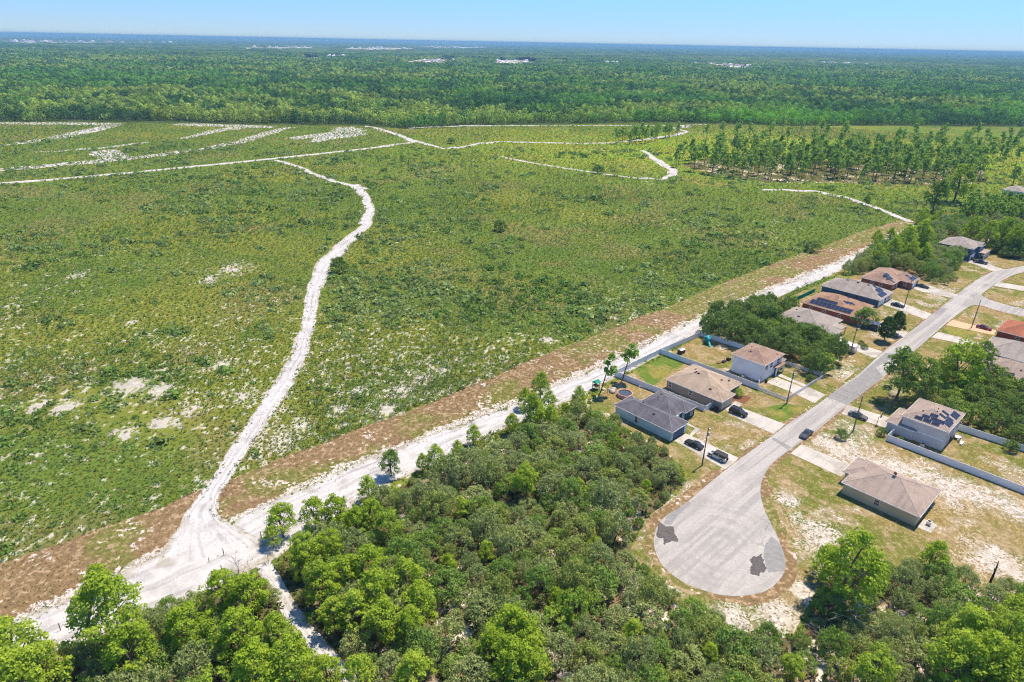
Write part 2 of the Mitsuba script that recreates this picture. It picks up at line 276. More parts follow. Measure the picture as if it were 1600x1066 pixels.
scene['leaf_far'] = {'type': 'principledthin', 'base_color': proc(far_leaf), 'roughness': 0.7, 'diff_trans': 0.7, 'spec_trans': 0.0}
def canopy_col(p, n, uv):
    big = fbm(p.x * 0.0012, p.y * 0.003, 3.0, 3); m = fbm(p.x * 0.02, p.y * 0.012, 5.0, 3)
    return mix(c3((0.035, 0.085, 0.025)), c3((0.085, 0.135, 0.035)), smoothstep(0.38, 0.64, big)) * (0.2 + 1.4 * m)
dull('canopy_mat', canopy_col)
scene['tuft_mat'] = {'type': 'principledthin', 'base_color': {'type': 'mesh_attribute', 'name': 'vertex_color'}, 'roughness': 0.7, 'diff_trans': 0.7, 'spec_trans': 0.0}
# ------------------------------------------------------------------ ground, woods floor, sand roads, street
def poly_sheet(key, poly, z, bsdf, label, cell=None, kind='structure'):
    ms = []
    for g in getattr(poly, 'geoms', [poly]):
        if g.is_empty or g.area < 0.05: continue
        v, f = trimesh.creation.triangulate_polygon(g, engine='earcut')
        ms.append(trimesh.Trimesh(np.column_stack([v, np.full(len(v), z)]), f, process=False))
    m = cat(ms)
    if m.face_normals[:, 2].sum() < 0: m.invert()
    put(key, m, bsdf, uv=np.asarray(m.vertices)[:, :2] * 0.0 + 0.5)
    return tag(key, label, kind=kind)
def chaikin(q, n=2):
    q = np.asarray(q, float)
    for _ in range(n): r = np.roll(q, -1, 0); q = np.stack([0.75 * q + 0.25 * r, 0.25 * q + 0.75 * r], 1).reshape(-1, 2)
    return q
def ragged(poly, amp, freq=0.9, step=0.35):
    q = np.array(Polygon(poly).segmentize(step).exterior.coords)[:-1]; c = q.mean(0)
    k = 1 + amp * (meshkit.fbm(np.column_stack([q * freq, q[:, 0] * 0]), 3) - 0.5)
    return Polygon(c + (q - c) * k[:, None]).buffer(0)
def smooth_line(pts, step):
    p = np.asarray(pts, float)
    for _ in range(2):                        # corner cutting
        q = np.empty((2 * len(p), p.shape[1])); q[0::2] = np.vstack([p[:1], 0.75 * p[:-1] + 0.25 * p[1:]]); q[1::2] = np.vstack([0.25 * p[:-1] + 0.75 * p[1:], p[-1:]])
        p = q
    d = np.r_[0, np.cumsum(np.linalg.norm(np.diff(p[:, :2], axis=0), axis=1))]
    keep = np.r_[True, np.diff(d) > 1e-6]; p, d = p[keep], d[keep]
    u = np.linspace(0, d[-1], max(3, int(d[-1] / step)))
    return np.column_stack([np.interp(u, d, p[:, i]) for i in range(p.shape[1])])
def ribbon(key, left, right, z, bsdf, label, wob=0.5, step=1.5, seed=0, kind='structure'):
    n = max(4, int(max(np.linalg.norm(np.diff(np.asarray(left), axis=0), axis=1).sum(), 8) / step))
    def res(q):
        q = smooth_line(q, step * 0.4); d = np.r_[0, np.cumsum(np.linalg.norm(np.diff(q, axis=0), axis=1))]
        u = np.linspace(0, d[-1], n); return np.column_stack([np.interp(u, d, q[:, 0]), np.interp(u, d, q[:, 1])])
    L, R = res(left), res(right)
    ac = (R - L) / (np.linalg.norm(R - L, axis=1, keepdims=True) + 1e-9)
    L = L + ac * ((meshkit.fbm(np.column_stack([L * 0.22, np.full(n, seed)]), 3) - 0.5) * 4 * wob)[:, None]
    R = R + ac * ((meshkit.fbm(np.column_stack([R * 0.22, np.full(n, seed + 50)]), 3) - 0.5) * 4 * wob)[:, None]
    k = 5; w = np.linspace(0, 1, k)
    v = (L[:, None] * (1 - w)[None, :, None] + R[:, None] * w[None, :, None]).reshape(-1, 2)
    mid = (L + R) / 2; u = np.r_[0, np.cumsum(np.linalg.norm(np.diff(mid, axis=0), axis=1))]
    i, j = np.meshgrid(np.arange(n - 1), np.arange(k - 1), indexing='ij'); a = (i * k + j).ravel()
    f = np.vstack([np.column_stack([a, a + 1, a + k + 1]), np.column_stack([a, a + k + 1, a + k])])
    m = trimesh.Trimesh(np.column_stack([v, np.full(len(v), z)]), f, process=False)
    if m.face_normals[:, 2].sum() < 0: m.invert()
    put(key, m, bsdf, uv=np.column_stack([np.repeat(u, k), np.tile(w, n)]))
    tag(key, label, kind=kind)
    return Polygon(np.vstack([L, R[::-1]])).buffer(0)
def track(key, mid, width, z, label, seed=0, step=2.0, wob=0.3):
    m = np.asarray(mid, float); d = np.gradient(m, axis=0); d /= np.linalg.norm(d, axis=1, keepdims=True); nrm = np.column_stack([-d[:, 1], d[:, 0]]) * np.broadcast_to(width, (len(m),))[:, None] / 2
    return ribbon(key, m + nrm, m - nrm, z, 'sand_mat', label, wob, step, seed)

RES = Polygon([(29.11, 169.88), (64.34, 206.03), (97.63, 236.0), (136.79, 269.78), (192.88, 324.53), (251.86, 380.35), (385.66, 415.41), (112.49, 90.7), (98.27, 90.35), (82.73, 91.48), (76.32, 96.93), (67.26, 98.38), (59.95, 95.67), (48.46, 81.36), (38.47, 80.47), (32.07, 85.06), (26.46, 90.82), (23.93, 100.7), (28.77, 110.36), (37.42, 119.22), (41.25, 126.47), (37.93, 135.53), (31.49, 144.0), (24.2, 151.64), (20.25, 154.85)])                          # the street's lots
NEARW = Polygon([(-73.05, 72.37), (-68.93, 76.31), (-61.77, 82.5), (-54.6, 87.25), (-45.87, 91.3), (-43.47, 94.59), (-38.66, 98.63), (-32.1, 110.61), (-25.99, 117.71), (-18.47, 122.6), (-8.64, 132.05), (2.07, 140.85), (14.93, 152.96), (21.47, 149.91), (26.97, 146.92), (33.18, 139.61), (38.31, 133.63), (39.6, 127.67), (38.82, 122.28), (34.02, 116.44), (27.93, 109.33), (24.21, 102.52), (23.86, 96.38), (26.46, 90.82), (32.34, 86.21), (38.87, 81.8), (44.73, 79.97), (50.1, 81.4), (55.5, 89.27), (60.81, 94.87), (67.88, 98.4), (75.68, 95.75), (80.65, 97.05), (83.7, 93.06), (93.55, 90.23), (104.77, 89.76), (74.32, 51.12), (-77.7, 48.44), (-93.74, 66.41)]).buffer(0)            # the thicket this side of the sand road
WOODS = Polygon([(-745.84, 721.46), (-570.0, 758.4), (-486.84, 772.97), (-388.04, 777.11), (-279.29, 776.44), (-180.34, 786.69), (-118.69, 766.02), (-4.95, 822.63), (155.95, 870.89), (246.9, 879.28), (325.42, 871.21), (493.37, 899.27), (670.08, 914.13), (929.64, 920.5), (42000, 2500), (42000, 45000), (-42000, 45000), (-42000, 900)])                      # the far woods
g = 60000.0
poly_sheet('ground', Polygon([(-g, -2000), (g, -2000), (g, g), (-g, g)]), 0.0, 'field_mat', 'open scrub field of low green growth and bare sand')
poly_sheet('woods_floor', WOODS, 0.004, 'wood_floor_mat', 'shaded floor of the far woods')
poly_sheet('thicket_floor', NEARW, 0.004, 'floor_mat', 'litter and sand under the near thicket')
poly_sheet('grove_floor', Polygon([(143.17, 559.56), (161.3, 520.53), (187.07, 494.57), (236.59, 499.56), (305.19, 494.09), (354.06, 511.38), (388.98, 574.66), (332.19, 590.98), (248.52, 591.38), (177.31, 596.79)]).buffer(6), 0.006, 'floor_mat', 'pinkish litter under the tall pine grove')
poly_sheet('lawn', RES, 0.008, 'lawn_mat', 'dry mown grass around the houses')
for i, (poly, lab) in enumerate([([(36.5, 181.43), (46.94, 189.62), (52.28, 184.34), (44.95, 174.57), (40.94, 170.37)], 'greener grass in the fenced yard behind the taupe house'), ([(136.97, 276.67), (146.61, 284.46), (154.61, 281.3), (148.3, 273.87), (136.41, 268.92)], 'bright green lawn behind the red brick house'), ([(71.1, 156.78), (75.96, 159.06), (79.97, 157.12), (74.35, 152.85), (71.04, 151.74)], 'green verge at the foot of a utility pole'), ([(156.48, 217.74), (162.14, 214.01), (158.14, 210.49), (152.52, 212.99)], 'green grass strip between the peach and white driveways'), ([(302.68, 796.67), (359.8, 856.29), (419.87, 866.1), (455.23, 826.32), (471.57, 787.51), (413.68, 746.85), (371.83, 761.86), (319.06, 754.17)], 'bright green meadow before the far woods'), ([(126.03, 500.96), (143.28, 490.17), (157.46, 474.9), (146.08, 466.97), (124.13, 478.63)], 'bright green wet grass below the tall pines')]):
    poly_sheet(key_for('green_lawn'), ragged(Polygon(poly).buffer(1.2), 0.5, 0.12, 1.0), 0.012, 'lush_mat', lab)
TR = []
def verge_fix(a): return a
vp = ribbon('mown_verge', [(-104.99, 85.25), (-93.99, 93.24), (-85.56, 100.91), (-75.5, 108.31), (-67.77, 115.52), (-64.86, 120.18), (-52.02, 129.53), (-42.75, 139.56), (-33.41, 147.56), (-20.54, 157.45), (-11.17, 167.46), (0.17, 177.72), (21.31, 200.3), (47.92, 220.65), (70.84, 245.73), (90.77, 264.59), (115.66, 288.14), (146.39, 313.53), (169.33, 334.76), (211.11, 371.24), (231.89, 383.36)], [(-93.67, 71.91), (-83.72, 78.9), (-78.39, 83.77), (-74.78, 87.49), (-69.92, 92.58), (-61.53, 100.13), (-52.64, 110.0), (-44.21, 119.66), (-32.32, 130.45), (-20.73, 139.46), (-7.69, 149.47), (5.65, 160.62), (23.37, 177.85), (41.68, 194.68), (58.11, 212.36), (70.12, 224.23), (96.14, 246.39), (131.21, 276.33), (160.25, 302.8), (198.93, 339.33), (227.25, 368.14)], 0.008, 'verge_mat', 'mown strip of brown dry stubble beside the white sand road', 0.5, 2.0, 3)
TR.append(ribbon('sand_road', [(-94.64, 73.06), (-87.4, 78.16), (-80.85, 81.22), (-75.04, 87.93), (-70.18, 93.06), (-62.76, 100.1), (-52.86, 110.62), (-44.34, 120.12), (-32.37, 130.72), (-20.77, 139.75), (-7.7, 149.8), (5.65, 160.98), (23.41, 178.28), (38.01, 191.12), (58.24, 212.94), (70.28, 224.86), (96.39, 247.13), (131.58, 277.23), (161.23, 304.93), (199.61, 340.62), (226.5, 368.08)], [(-89.08, 66.5), (-80.09, 71.07), (-73.0, 74.14), (-64.39, 79.35), (-57.71, 84.28), (-46.73, 93.68), (-40.79, 101.62), (-33.94, 111.6), (-28.77, 118.31), (-20.96, 124.96), (-15.72, 131.01), (-10.24, 137.52), (0.42, 145.33), (14.4, 158.1), (28.37, 171.44), (42.01, 184.79), (60.77, 204.79), (70.07, 215.24), (95.37, 236.55), (134.71, 271.35), (159.03, 293.74), (197.39, 331.89), (226.98, 362.46)], 0.016, 'sand_mat', 'broad white sand road running along the backs of the lots', 0.5, 1.5, 1))
TR.append(ribbon(key_for('sand_track'), [(-65.51, 93.18), (-66.77, 106.57), (-67.08, 115.54), (-66.73, 129.04), (-67.59, 146.29), (-68.04, 170.68), (-69.15, 192.07), (-75.82, 222.34), (-85.55, 261.59), (-88.33, 292.63), (-82.87, 326.45), (-80.63, 352.93), (-90.04, 395.99), (-100.23, 426.74), (-111.62, 445.4)], [(-45.48, 100.58), (-58.01, 106.83), (-62.12, 110.34), (-62.8, 117.24), (-62.41, 134.03), (-62.05, 153.08), (-62.26, 170.11), (-64.55, 194.77), (-71.53, 224.47), (-77.86, 253.94), (-80.59, 291.13), (-76.47, 326.92), (-75.54, 359.05), (-86.9, 401.54), (-96.19, 431.15), (-107.21, 454.65)], 0.020, 'sand_mat', 'winding white sand track forking off the sand road into the field', 0.45, 1.5, 2))
for i, (pts, w, lab) in enumerate([([(-97.03, 437.24), (-113.38, 452.92), (-134.91, 468.05), (-152.43, 497.76), (-176.55, 529.14), (-194.17, 544.11)], 4.0, 'thin upper end of the winding track where it nears the long track'), ([(-371.15, 413.2), (-336.45, 432.05), (-295.77, 462.26), (-250.92, 500.56), (-209.05, 542.35), (-194.27, 553.81), (-149.97, 599.91), (-102.12, 651.03), (-98.63, 674.1), (-119.1, 702.73), (-149.57, 767.03), (-173.98, 787.76)], 6.5, 'long straight sand track crossing the field from the left edge'), ([(-102.39, 678.25), (-74.43, 633.53), (-57.32, 615.7), (-45.14, 650.13), (-25.4, 677.47), (-3.82, 680.5), (49.35, 674.12), (85.71, 676.86), (105.85, 693.55), (159.99, 736.18), (195.82, 780.21), (197.78, 807.54), (181.9, 843.83), (240.8, 874.64)], 6.0, 'sand track curving past the tall pines in the far field'), ([(-120.01, 774.86), (-92.7, 794.92), (-30.88, 821.6), (-4.9, 816.01), (59.7, 830.15), (163.0, 847.48), (187.5, 848.16)], 6.0, 'sand track along the foot of the woods'), ([(-12.46, 584.35), (-2.95, 570.09), (23.71, 545.97), (58.6, 516.43), (78.81, 502.52), (102.81, 487.31), (114.76, 499.8), (124.91, 522.16), (125.82, 545.33), (118.78, 579.49), (121.86, 608.03), (118.48, 638.44)], [3.5, 3.5, 3.5, 3.5, 4, 5, 6, 7, 7, 7, 6, 4], 'sand track with a hooked end in the middle of the far field'), ([(170.85, 460.49), (199.36, 465.38), (216.84, 454.09), (224.87, 425.12), (226.17, 395.59), (228.38, 375.52)], 4.5, 'sand track curving down to the right past lone trees'), ([(-393.25, 461.73), (-372.05, 481.8), (-345.6, 501.11), (-311.46, 538.1), (-284.19, 571.79), (-263.73, 616.34), (-256.2, 672.67), (-258.56, 732.08), (-249.03, 762.88)], [14, 14, 16, 17, 13, 13, 14, 13, 9], 'upper sand track across the left of the field'), ([(-606.78, 733.27), (-561.93, 747.13), (-528.81, 756.0), (-469.35, 756.77), (-436.82, 759.19)], 22, 'white sand strip at the foot of the woods on the left'), ([(-470.09, 573.26), (-450.31, 591.16), (-440.11, 610.72), (-434.47, 668.03), (-439.49, 725.73), (-439.12, 755.68)], [9, 9, 14, 22, 22, 14], 'diagonal sand track in the upper left corner of the field'), ([(-401.24, 560.49), (-363.67, 577.91), (-355.13, 604.01), (-339.25, 631.15)], [4, 6, 10, 5], 'short broken sand track left of the upper track'), ([(-353.0, 577.45), (-332.08, 551.97), (-309.98, 528.85)], [18, 30, 18], 'sandy spur joining two upper tracks'), ([(-323.43, 655.81), (-310.93, 710.1), (-316.09, 745.89), (-289.72, 765.32)], [9, 14, 20, 18], 'ragged sand strip below the woods'), ([(-381.82, 768.56), (-331.34, 767.67), (-266.54, 759.99)], [14, 30, 16], 'white sand bank right below the woods')]):
    pg = track(key_for('sand_track'), pts, w, 0.012 + 0.0005 * i, lab, 10 + i, 2.0, 1.7 if i >= 6 else 0.4)
    if i < 6: TR.append(pg)
TR.append(track('forest_track', [(-47.45, 97.35), (-43.51, 92.95), (-40.0, 87.62), (-36.97, 83.38), (-32.18, 78.17), (-26.77, 73.41), (-21.08, 67.95)], 2.6, 0.012, 'narrow sand track between the pines at the bottom edge', 77))
blob = Polygon([(-224.36, 667.8), (-217.41, 690.64), (-197.19, 719.65), (-195.02, 771.76), (-183.24, 773.7), (-159.36, 709.54), (-169.39, 692.77), (-184.48, 675.94), (-190.51, 652.01), (-205.77, 672.85)]).buffer(3).segmentize(3.0)
bq = np.array(blob.exterior.coords); blob = Polygon(bq + (meshkit.fbm(np.column_stack([bq * 0.12, bq[:, 0] * 0]), 3)[:, None] - 0.5) * [16, 34]).buffer(0)
poly_sheet('sand_clearing', blob, 0.011, 'sand_mat', 'bare white sand clearing beyond the field')
CLEAR = unary_union(TR)

road = Polygon(chaikin([(39.4, 116.82), (36.57, 114.13), (31.38, 110.03), (28.71, 103.56), (28.87, 97.19), (32.0, 92.68), (34.86, 90.88), (39.18, 89.32), (43.41, 89.57), (47.38, 90.74), (51.18, 94.14), (53.4, 97.84), (54.3, 103.35), (54.47, 109.7), (54.64, 115.32), (56.05, 121.18), (58.33, 125.79), (62.15, 131.24), (68.78, 137.14), (77.54, 144.73), (93.4, 160.08), (112.08, 177.36), (137.45, 202.08), (161.28, 225.76), (176.43, 239.49), (180.34, 241.75), (182.78, 240.5), (185.83, 234.64), (191.19, 229.77), (205.71, 217.82), (212.03, 225.84), (196.37, 237.17), (190.49, 245.79), (189.44, 250.05), (190.06, 253.03), (192.88, 256.2), (203.41, 265.42), (220.92, 279.95), (229.82, 284.97), (270.32, 299.79), (278.76, 310.5), (235.97, 293.75), (222.78, 288.22), (216.34, 285.06), (207.06, 278.25), (195.98, 268.25), (183.57, 256.44), (140.78, 214.11), (121.66, 196.34), (105.21, 178.75), (92.14, 167.0), (84.91, 159.75), (74.76, 151.23), (66.75, 143.44), (54.57, 132.3), (46.41, 124.19)], 2)).buffer(0)
poly_sheet('street', road, 0.020, 'road_mat', 'pale worn asphalt street ending in a wide turning circle')
for poly, bs, lab in [([(89.3, 164.64), (104.6, 177.47), (115.68, 188.92), (121.54, 194.86), (124.44, 194.03), (118.53, 188.13), (113.19, 184.29), (112.49, 177.79), (93.4, 160.08)], 'patch_mat', 'newer grey asphalt patch across the street'), ([(31.0, 109.41), (32.31, 108.06), (34.3, 108.12), (34.06, 104.08), (30.89, 102.34), (30.05, 105.86)], 'dark_patch_mat', 'dark asphalt patch on the left edge of the turning circle'), ([(46.79, 99.04), (49.51, 100.51), (49.03, 96.54), (46.26, 93.69), (45.35, 95.29)], 'dark_patch_mat', 'dark asphalt patch on the right of the turning circle'), ([(36.34, 114.34), (38.56, 116.79), (39.42, 115.72), (35.73, 111.59), (33.41, 108.29), (31.86, 108.44), (33.25, 111.31)], 'patch_mat', 'grey asphalt strip on the left edge of the turning circle'), ([(51.21, 103.27), (53.16, 105.56), (54.3, 103.35), (53.46, 98.36), (52.27, 95.8), (48.99, 95.38), (49.59, 99.99)], 'patch_mat', 'grey asphalt strip on the right edge of the turning circle'), ([(65.9, 141.92), (66.93, 142.55), (69.53, 138.29), (68.31, 137.12)], 'patch_mat', 'narrow asphalt repair across the street by the first driveway'), ([(158.32, 231.27), (164.11, 237.48), (166.74, 236.95), (160.28, 230.09)], 'patch_mat', 'small grey repair at the kerb of the far street')]:
    poly_sheet(key_for('street_patch'), (ragged(poly, 0.9, 0.8) if bs == 'dark_patch_mat' else ragged(poly, 0.12, 0.4)).intersection(road), 0.026 if bs == 'dark_patch_mat' else 0.023, bs, lab)
DRIVES = []
for poly, bs, lab in [([(40.97, 140.37), (44.58, 143.74), (45.53, 142.99), (50.67, 137.64), (55.06, 133.25), (53.09, 130.94), (50.33, 128.4)], 'concrete_mat', 'concrete driveway of the dark roofed house'), ([(45.53, 142.99), (47.61, 146.23), (46.05, 147.93), (46.36, 148.89), (48.9, 145.85), (45.98, 142.41)], 'concrete_mat', 'bent concrete walk to the dark roofed house door'), ([(58.22, 157.08), (61.16, 159.37), (63.36, 157.18), (72.06, 149.19), (69.69, 146.59), (67.41, 144.37), (60.29, 151.67)], 'concrete_mat', 'concrete driveway of the taupe house'), ([(61.16, 159.37), (62.73, 161.25), (63.95, 159.65), (62.69, 157.85)], 'concrete_mat', 'short walk at the taupe house door'), ([(75.28, 172.69), (79.17, 176.53), (84.64, 170.37), (86.87, 169.87), (89.78, 165.77), (84.55, 160.81), (80.12, 167.47)], 'concrete_mat', 'striped concrete driveway of the white two-storey house'), ([(80.02, 177.28), (81.15, 178.8), (86.97, 171.05), (85.92, 169.83)], 'concrete_mat', 'narrow walk beside the white house driveway'), ([(68.35, 135.57), (72.61, 139.68), (81.28, 130.83), (78.57, 128.18), (76.56, 126.37)], 'concrete_mat', 'wide concrete driveway of the cream house'), ([(93.46, 160.22), (102.64, 152.91), (98.56, 147.76), (89.61, 155.19)], 'concrete_mat', 'concrete driveway of the grey two-storey house'), ([(113.67, 204.1), (114.72, 203.1), (121.34, 196.12), (118.22, 192.79), (116.19, 190.95), (111.72, 197.52)], 'concrete_mat', 'concrete driveway with the box trailer'), ([(131.62, 220.63), (134.93, 222.6), (135.36, 214.07), (139.16, 213.19), (133.91, 207.55), (131.71, 209.78)], 'concrete_mat', 'pale concrete apron in front of the round trees'), ([(143.03, 240.11), (150.17, 245.74), (157.2, 230.57), (151.81, 225.28)], 'concrete_mat', 'concrete driveway of the slate blue house'), ([(165.46, 260.86), (170.71, 264.75), (174.94, 262.98), (180.19, 252.19), (175.26, 248.84), (167.29, 255.53)], 'concrete_mat', 'concrete driveway of the red brick house'), ([(212.37, 301.09), (219.1, 304.56), (220.11, 297.6), (222.76, 287.75), (215.73, 284.57)], 'concrete_mat', 'concrete driveway of the navy two-storey house'), ([(208.35, 269.8), (215.73, 264.84), (229.36, 254.45), (224.08, 247.6), (211.49, 258.77), (202.58, 264.57)], 'concrete_mat', 'concrete driveway beyond the side street'), ([(161.72, 225.16), (171.68, 215.83), (167.83, 211.5), (156.26, 220.07)], 'peach_mat', 'peach coloured driveway with the red car'), ([(149.62, 213.41), (155.33, 208.45), (158.4, 204.61), (154.15, 201.32), (150.24, 204.75), (144.32, 208.47)], 'concrete_mat', 'white driveway below the peach one'), ([(142.68, 243.92), (148.69, 247.82), (148.6, 245.66), (142.79, 241.13)], 'concrete_mat', 'small concrete pad at the slate blue house corner')]:
    pg = Polygon(poly).buffer(0); DRIVES.append(pg)
    poly_sheet(key_for('driveway'), pg, 0.030 + 0.001 * len(DRIVES), bs, lab)
HARD = unary_union(DRIVES + [road])
sh = road.buffer(1.1).union(road.intersection(Point(*CUL).buffer(23)).buffer(2.2)).segmentize(1.0)
sq_ = [np.array(g_.exterior.coords) for g_ in getattr(sh, 'geoms', [sh])]
sh = unary_union([Polygon(a + (meshkit.fbm(np.column_stack([a * 0.4, a[:, 0] * 0]), 3)[:, None] - 0.5) * [3, 3]).buffer(0) for a in sq_])
poly_sheet('dirt_shoulder', sh, 0.016, 'verge_mat', 'sandy brown shoulder along the asphalt')

# ------------------------------------------------------------------ low growth: one triangle per blade or leaf fan
rng = np.random.default_rng(11)
def blades(xy, h, w, per, cols, lean=0.75, rg=rng, z0=0.0):
    """tufts of leaning blades at xy; h, w per tuft; cols (n,3) per tuft -> vertices, faces, colours"""
    n = len(xy); k = n * per
    az = rg.uniform(0, 2 * np.pi, k); r = np.repeat(h, per) * rg.uniform(0.5, 1.0, k); el = rg.uniform(0.15, 1.25, k)
    base = np.repeat(np.column_stack([xy, np.full(n, z0)]), per, 0) + np.column_stack([rg.normal(0, 1, (k, 2)) * np.repeat(w, per)[:, None] * 0.35, np.zeros(k)])
    d = np.column_stack([np.cos(az) * np.cos(el), np.sin(az) * np.cos(el), np.sin(el)])
    side = np.column_stack([-np.sin(az), np.cos(az), rg.normal(0, 0.3, k)]) * (np.repeat(w, per) * rg.uniform(0.3, 0.6, k))[:, None]
    tip = base + d * r[:, None]
    v = np.stack([base * [1, 1, 1] + d * r[:, None] * 0.15, tip + side * 0.75, tip - side * 0.75], 1).reshape(-1, 3)
    v[:, 2] = np.maximum(v[:, 2], z0 + 0.02)
    c = np.repeat(cols, per, 0) * rg.uniform(0.75, 1.25, (k, 1))
    return v, np.arange(3 * k).reshape(-1, 3), np.repeat(c, 3, 0)
def nz(xy, s, seed, o=3): return meshkit.fbm(np.column_stack([np.asarray(xy) * s, np.full(len(xy), 0.37)]), o, seed)
def inside(poly, xy): 
    shapely.prepare(poly); return shapely.contains_xy(poly, xy[:, 0], xy[:, 1])
def in_view(xy, m=0.06): return (xy[:, 1] > 35) & (np.abs(xy[:, 0]) < (0.80 + m) * xy[:, 1] + 24)
def grid(x0, x1, y0, y1, sp, rg=rng):
    X, Y = np.meshgrid(np.arange(x0, x1, sp), np.arange(y0, y1, sp)); p = np.column_stack([X.ravel(), Y.ravel()])
    return p + rg.uniform(-0.5, 0.5, p.shape) * sp
BLOCK = unary_union([RES, NEARW, WOODS, vp])
V, F, C, off = [], [], [], 0
def add(vfc):
    global off
    V.append(vfc[0]); F.append(vfc[1] + off); C.append(vfc[2]); off += len(vfc[0])
for d0, d1, sp, per in ((0, 150, 0.85, 16), (150, 230, 1.1, 14), (230, 330, 1.5, 12), (330, 480, 2.1, 10), (480, 950, 3.3, 8)):
    p = grid(-0.85 * d1 - 20, 0.85 * d1 + 20, max(d0 * 0.72 - 5, 36), d1, sp)
    r = np.hypot(p[:, 0], p[:, 1]); p = p[(r >= d0) & (r < d1) & in_view(p)]
    p = p[~inside(BLOCK, p)]; p = p[~inside(CLEAR.buffer(-0.7), p)]
    big = nz(p, 0.012, 1); med = nz(p, 0.05, 2); lush = nz(p, 0.028, 5); fine = nz(p, 0.3, 4, 2); edge = inside(CLEAR.buffer(0.6), p)
    y = p[:, 1]
    sandy = nz(p, 0.035, 7) + 0.10 * np.clip((230 - y) / 110, 0, 1)
    spot = np.zeros(len(p))
    for sx, sy, rx, ry in SAND_SPOTS: spot = np.maximum(spot, np.exp(-3.0 * ((p[:, 0] - sx) / rx) ** 2 - 3.0 * ((p[:, 1] - sy) / ry) ** 2))
    keep = rng.uniform(0, 1, len(p)) < np.clip(1.5 - 1.5 * np.clip(sandy - 0.50, 0, 1) * 2.6 - 1.2 * spot, 0.15, 1) * np.where(edge, 0.28, 1)
    p, big, med, lush, fine, y = (a[keep] for a in (p, big, med, lush, fine, y))
    n = len(p); t = rng.uniform(0, 1, n)
    pal = np.array([[0.20, 0.29, 0.055], [0.28, 0.325, 0.055], [0.385, 0.40, 0.05], [0.13, 0.225, 0.055], [0.345, 0.285, 0.105], [0.285, 0.345, 0.16]])
    w = np.stack([0.9 + 0 * t, 0.55 + 2.2 * np.clip(big - 0.45, 0, 1), 3.8 * np.clip(big - 0.54, 0, 1), 0.25 + 5.0 * np.clip(lush - 0.50, 0, 1), 0.12 + 2.5 * np.clip(med - 0.58, 0, 1), 0.16 + 1.2 * np.clip(lush - 0.52, 0, 1)], 1)
    w /= w.sum(1, keepdims=True); pick = (t[:, None] > np.cumsum(w, 1)).sum(1).clip(0, 5)
    wet = np.exp(-((p[:, 0] - MEADOW[0]) / 330) ** 2 - ((y - MEADOW[1]) / 150) ** 2); pick = np.where(rng.uniform(0, 1, n) < wet * 0.75, np.where(rng.uniform(0, 1, n) < 0.5, 2, 1), pick)
    far = np.clip((y - 180) / 300, 0, 1)
    h = sp * (0.36 + 0.35 * rng.uniform(0, 1, n)) * (0.8 + 1.1 * np.clip(lush - 0.44, 0, 1) * 2.2) * np.where(pick == 3, 1.45, 1.0) * (1 - 0.3 * far)
    h = np.minimum(h, 1.9); 
    add(blades(p, h, np.maximum(0.25, sp * 0.34) * np.ones(n), per, pal[pick] * rng.uniform(0.8, 1.2, (n, 1))))
# bushes: low mounds of scrub oak growing together in patches
p = np.vstack([grid(-190, 190, 70, 260, 3.0), grid(-330, 330, 260, 430, 4.6), grid(-560, 560, 430, 640, 7.5)]); p = p[in_view(p)]; p = p[~inside(BLOCK.buffer(2), p) & ~inside(CLEAR.buffer(1.6), p)]
p = p[rng.uniform(0, 1, len(p)) < np.clip((nz(p, 0.026, 31) * 0.7 + nz(p, 0.1, 32) * 0.3 - 0.47) * 6.0, 0.012, 0.75)]
for sp_ in SAND_SPOTS: p = p[((p[:, 0] - sp_[0]) / sp_[2]) ** 2 + ((p[:, 1] - sp_[1]) / sp_[3]) ** 2 > 1]
n = len(p); s = rng.uniform(0.55, 1.5, n) * rng.choice([1, 1, 1, 1.5], n) * np.clip(0.75 + p[:, 1] / 420, 0.8, 1.9)
per = 30
dirs = rng.normal(0, 1, (n * per, 3)); dirs[:, 2] = np.abs(dirs[:, 2]); dirs /= np.linalg.norm(dirs, axis=1, keepdims=True)
cen = np.repeat(np.column_stack([p, 0 * s]), per, 0) + dirs * np.repeat(s, per)[:, None] * [1.15, 1.15, 0.72] * rng.uniform(0.7, 1.05, (n * per, 1))
nn = dirs + rng.normal(0, 0.5, dirs.shape); nn /= np.linalg.norm(nn, axis=1, keepdims=True)
tt = np.cross(nn, rng.normal(0, 1, nn.shape)); tt /= np.linalg.norm(tt, axis=1, keepdims=True); bb = np.cross(nn, tt); z = np.repeat(s, per)[:, None] * 0.36
tone = np.clip(nz(p, 0.03, 44) * 3 - 1 + rng.normal(0, 0.35, n), 0, 1)[:, None]
col = np.array([0.16, 0.275, 0.06]) * (1 - tone) + np.array([0.28, 0.37, 0.135]) * tone
col = np.repeat(col * rng.uniform(0.75, 1.2, (n, 1)), per, 0) * rng.uniform(0.8, 1.2, (n * per, 1))
vv = np.stack([cen + tt * z, cen - tt * z * 0.5 + bb * z * 0.8, cen - tt * z * 0.5 - bb * z * 0.8], 1).reshape(-1, 3); vv[:, 2] = np.maximum(vv[:, 2], 0.03)
add((vv, np.arange(len(vv)).reshape(-1, 3), np.repeat(col, 3, 0)))
print('bushes', n)
put('scrub', (np.vstack(V), np.vstack(F)), 'tuft_mat', color=np.vstack(C)); tag('scrub', 'low scrub of saw palmetto and tufts covering the open field', 'scrub', kind='stuff')
print('scrub tris', sum(map(len, F)))
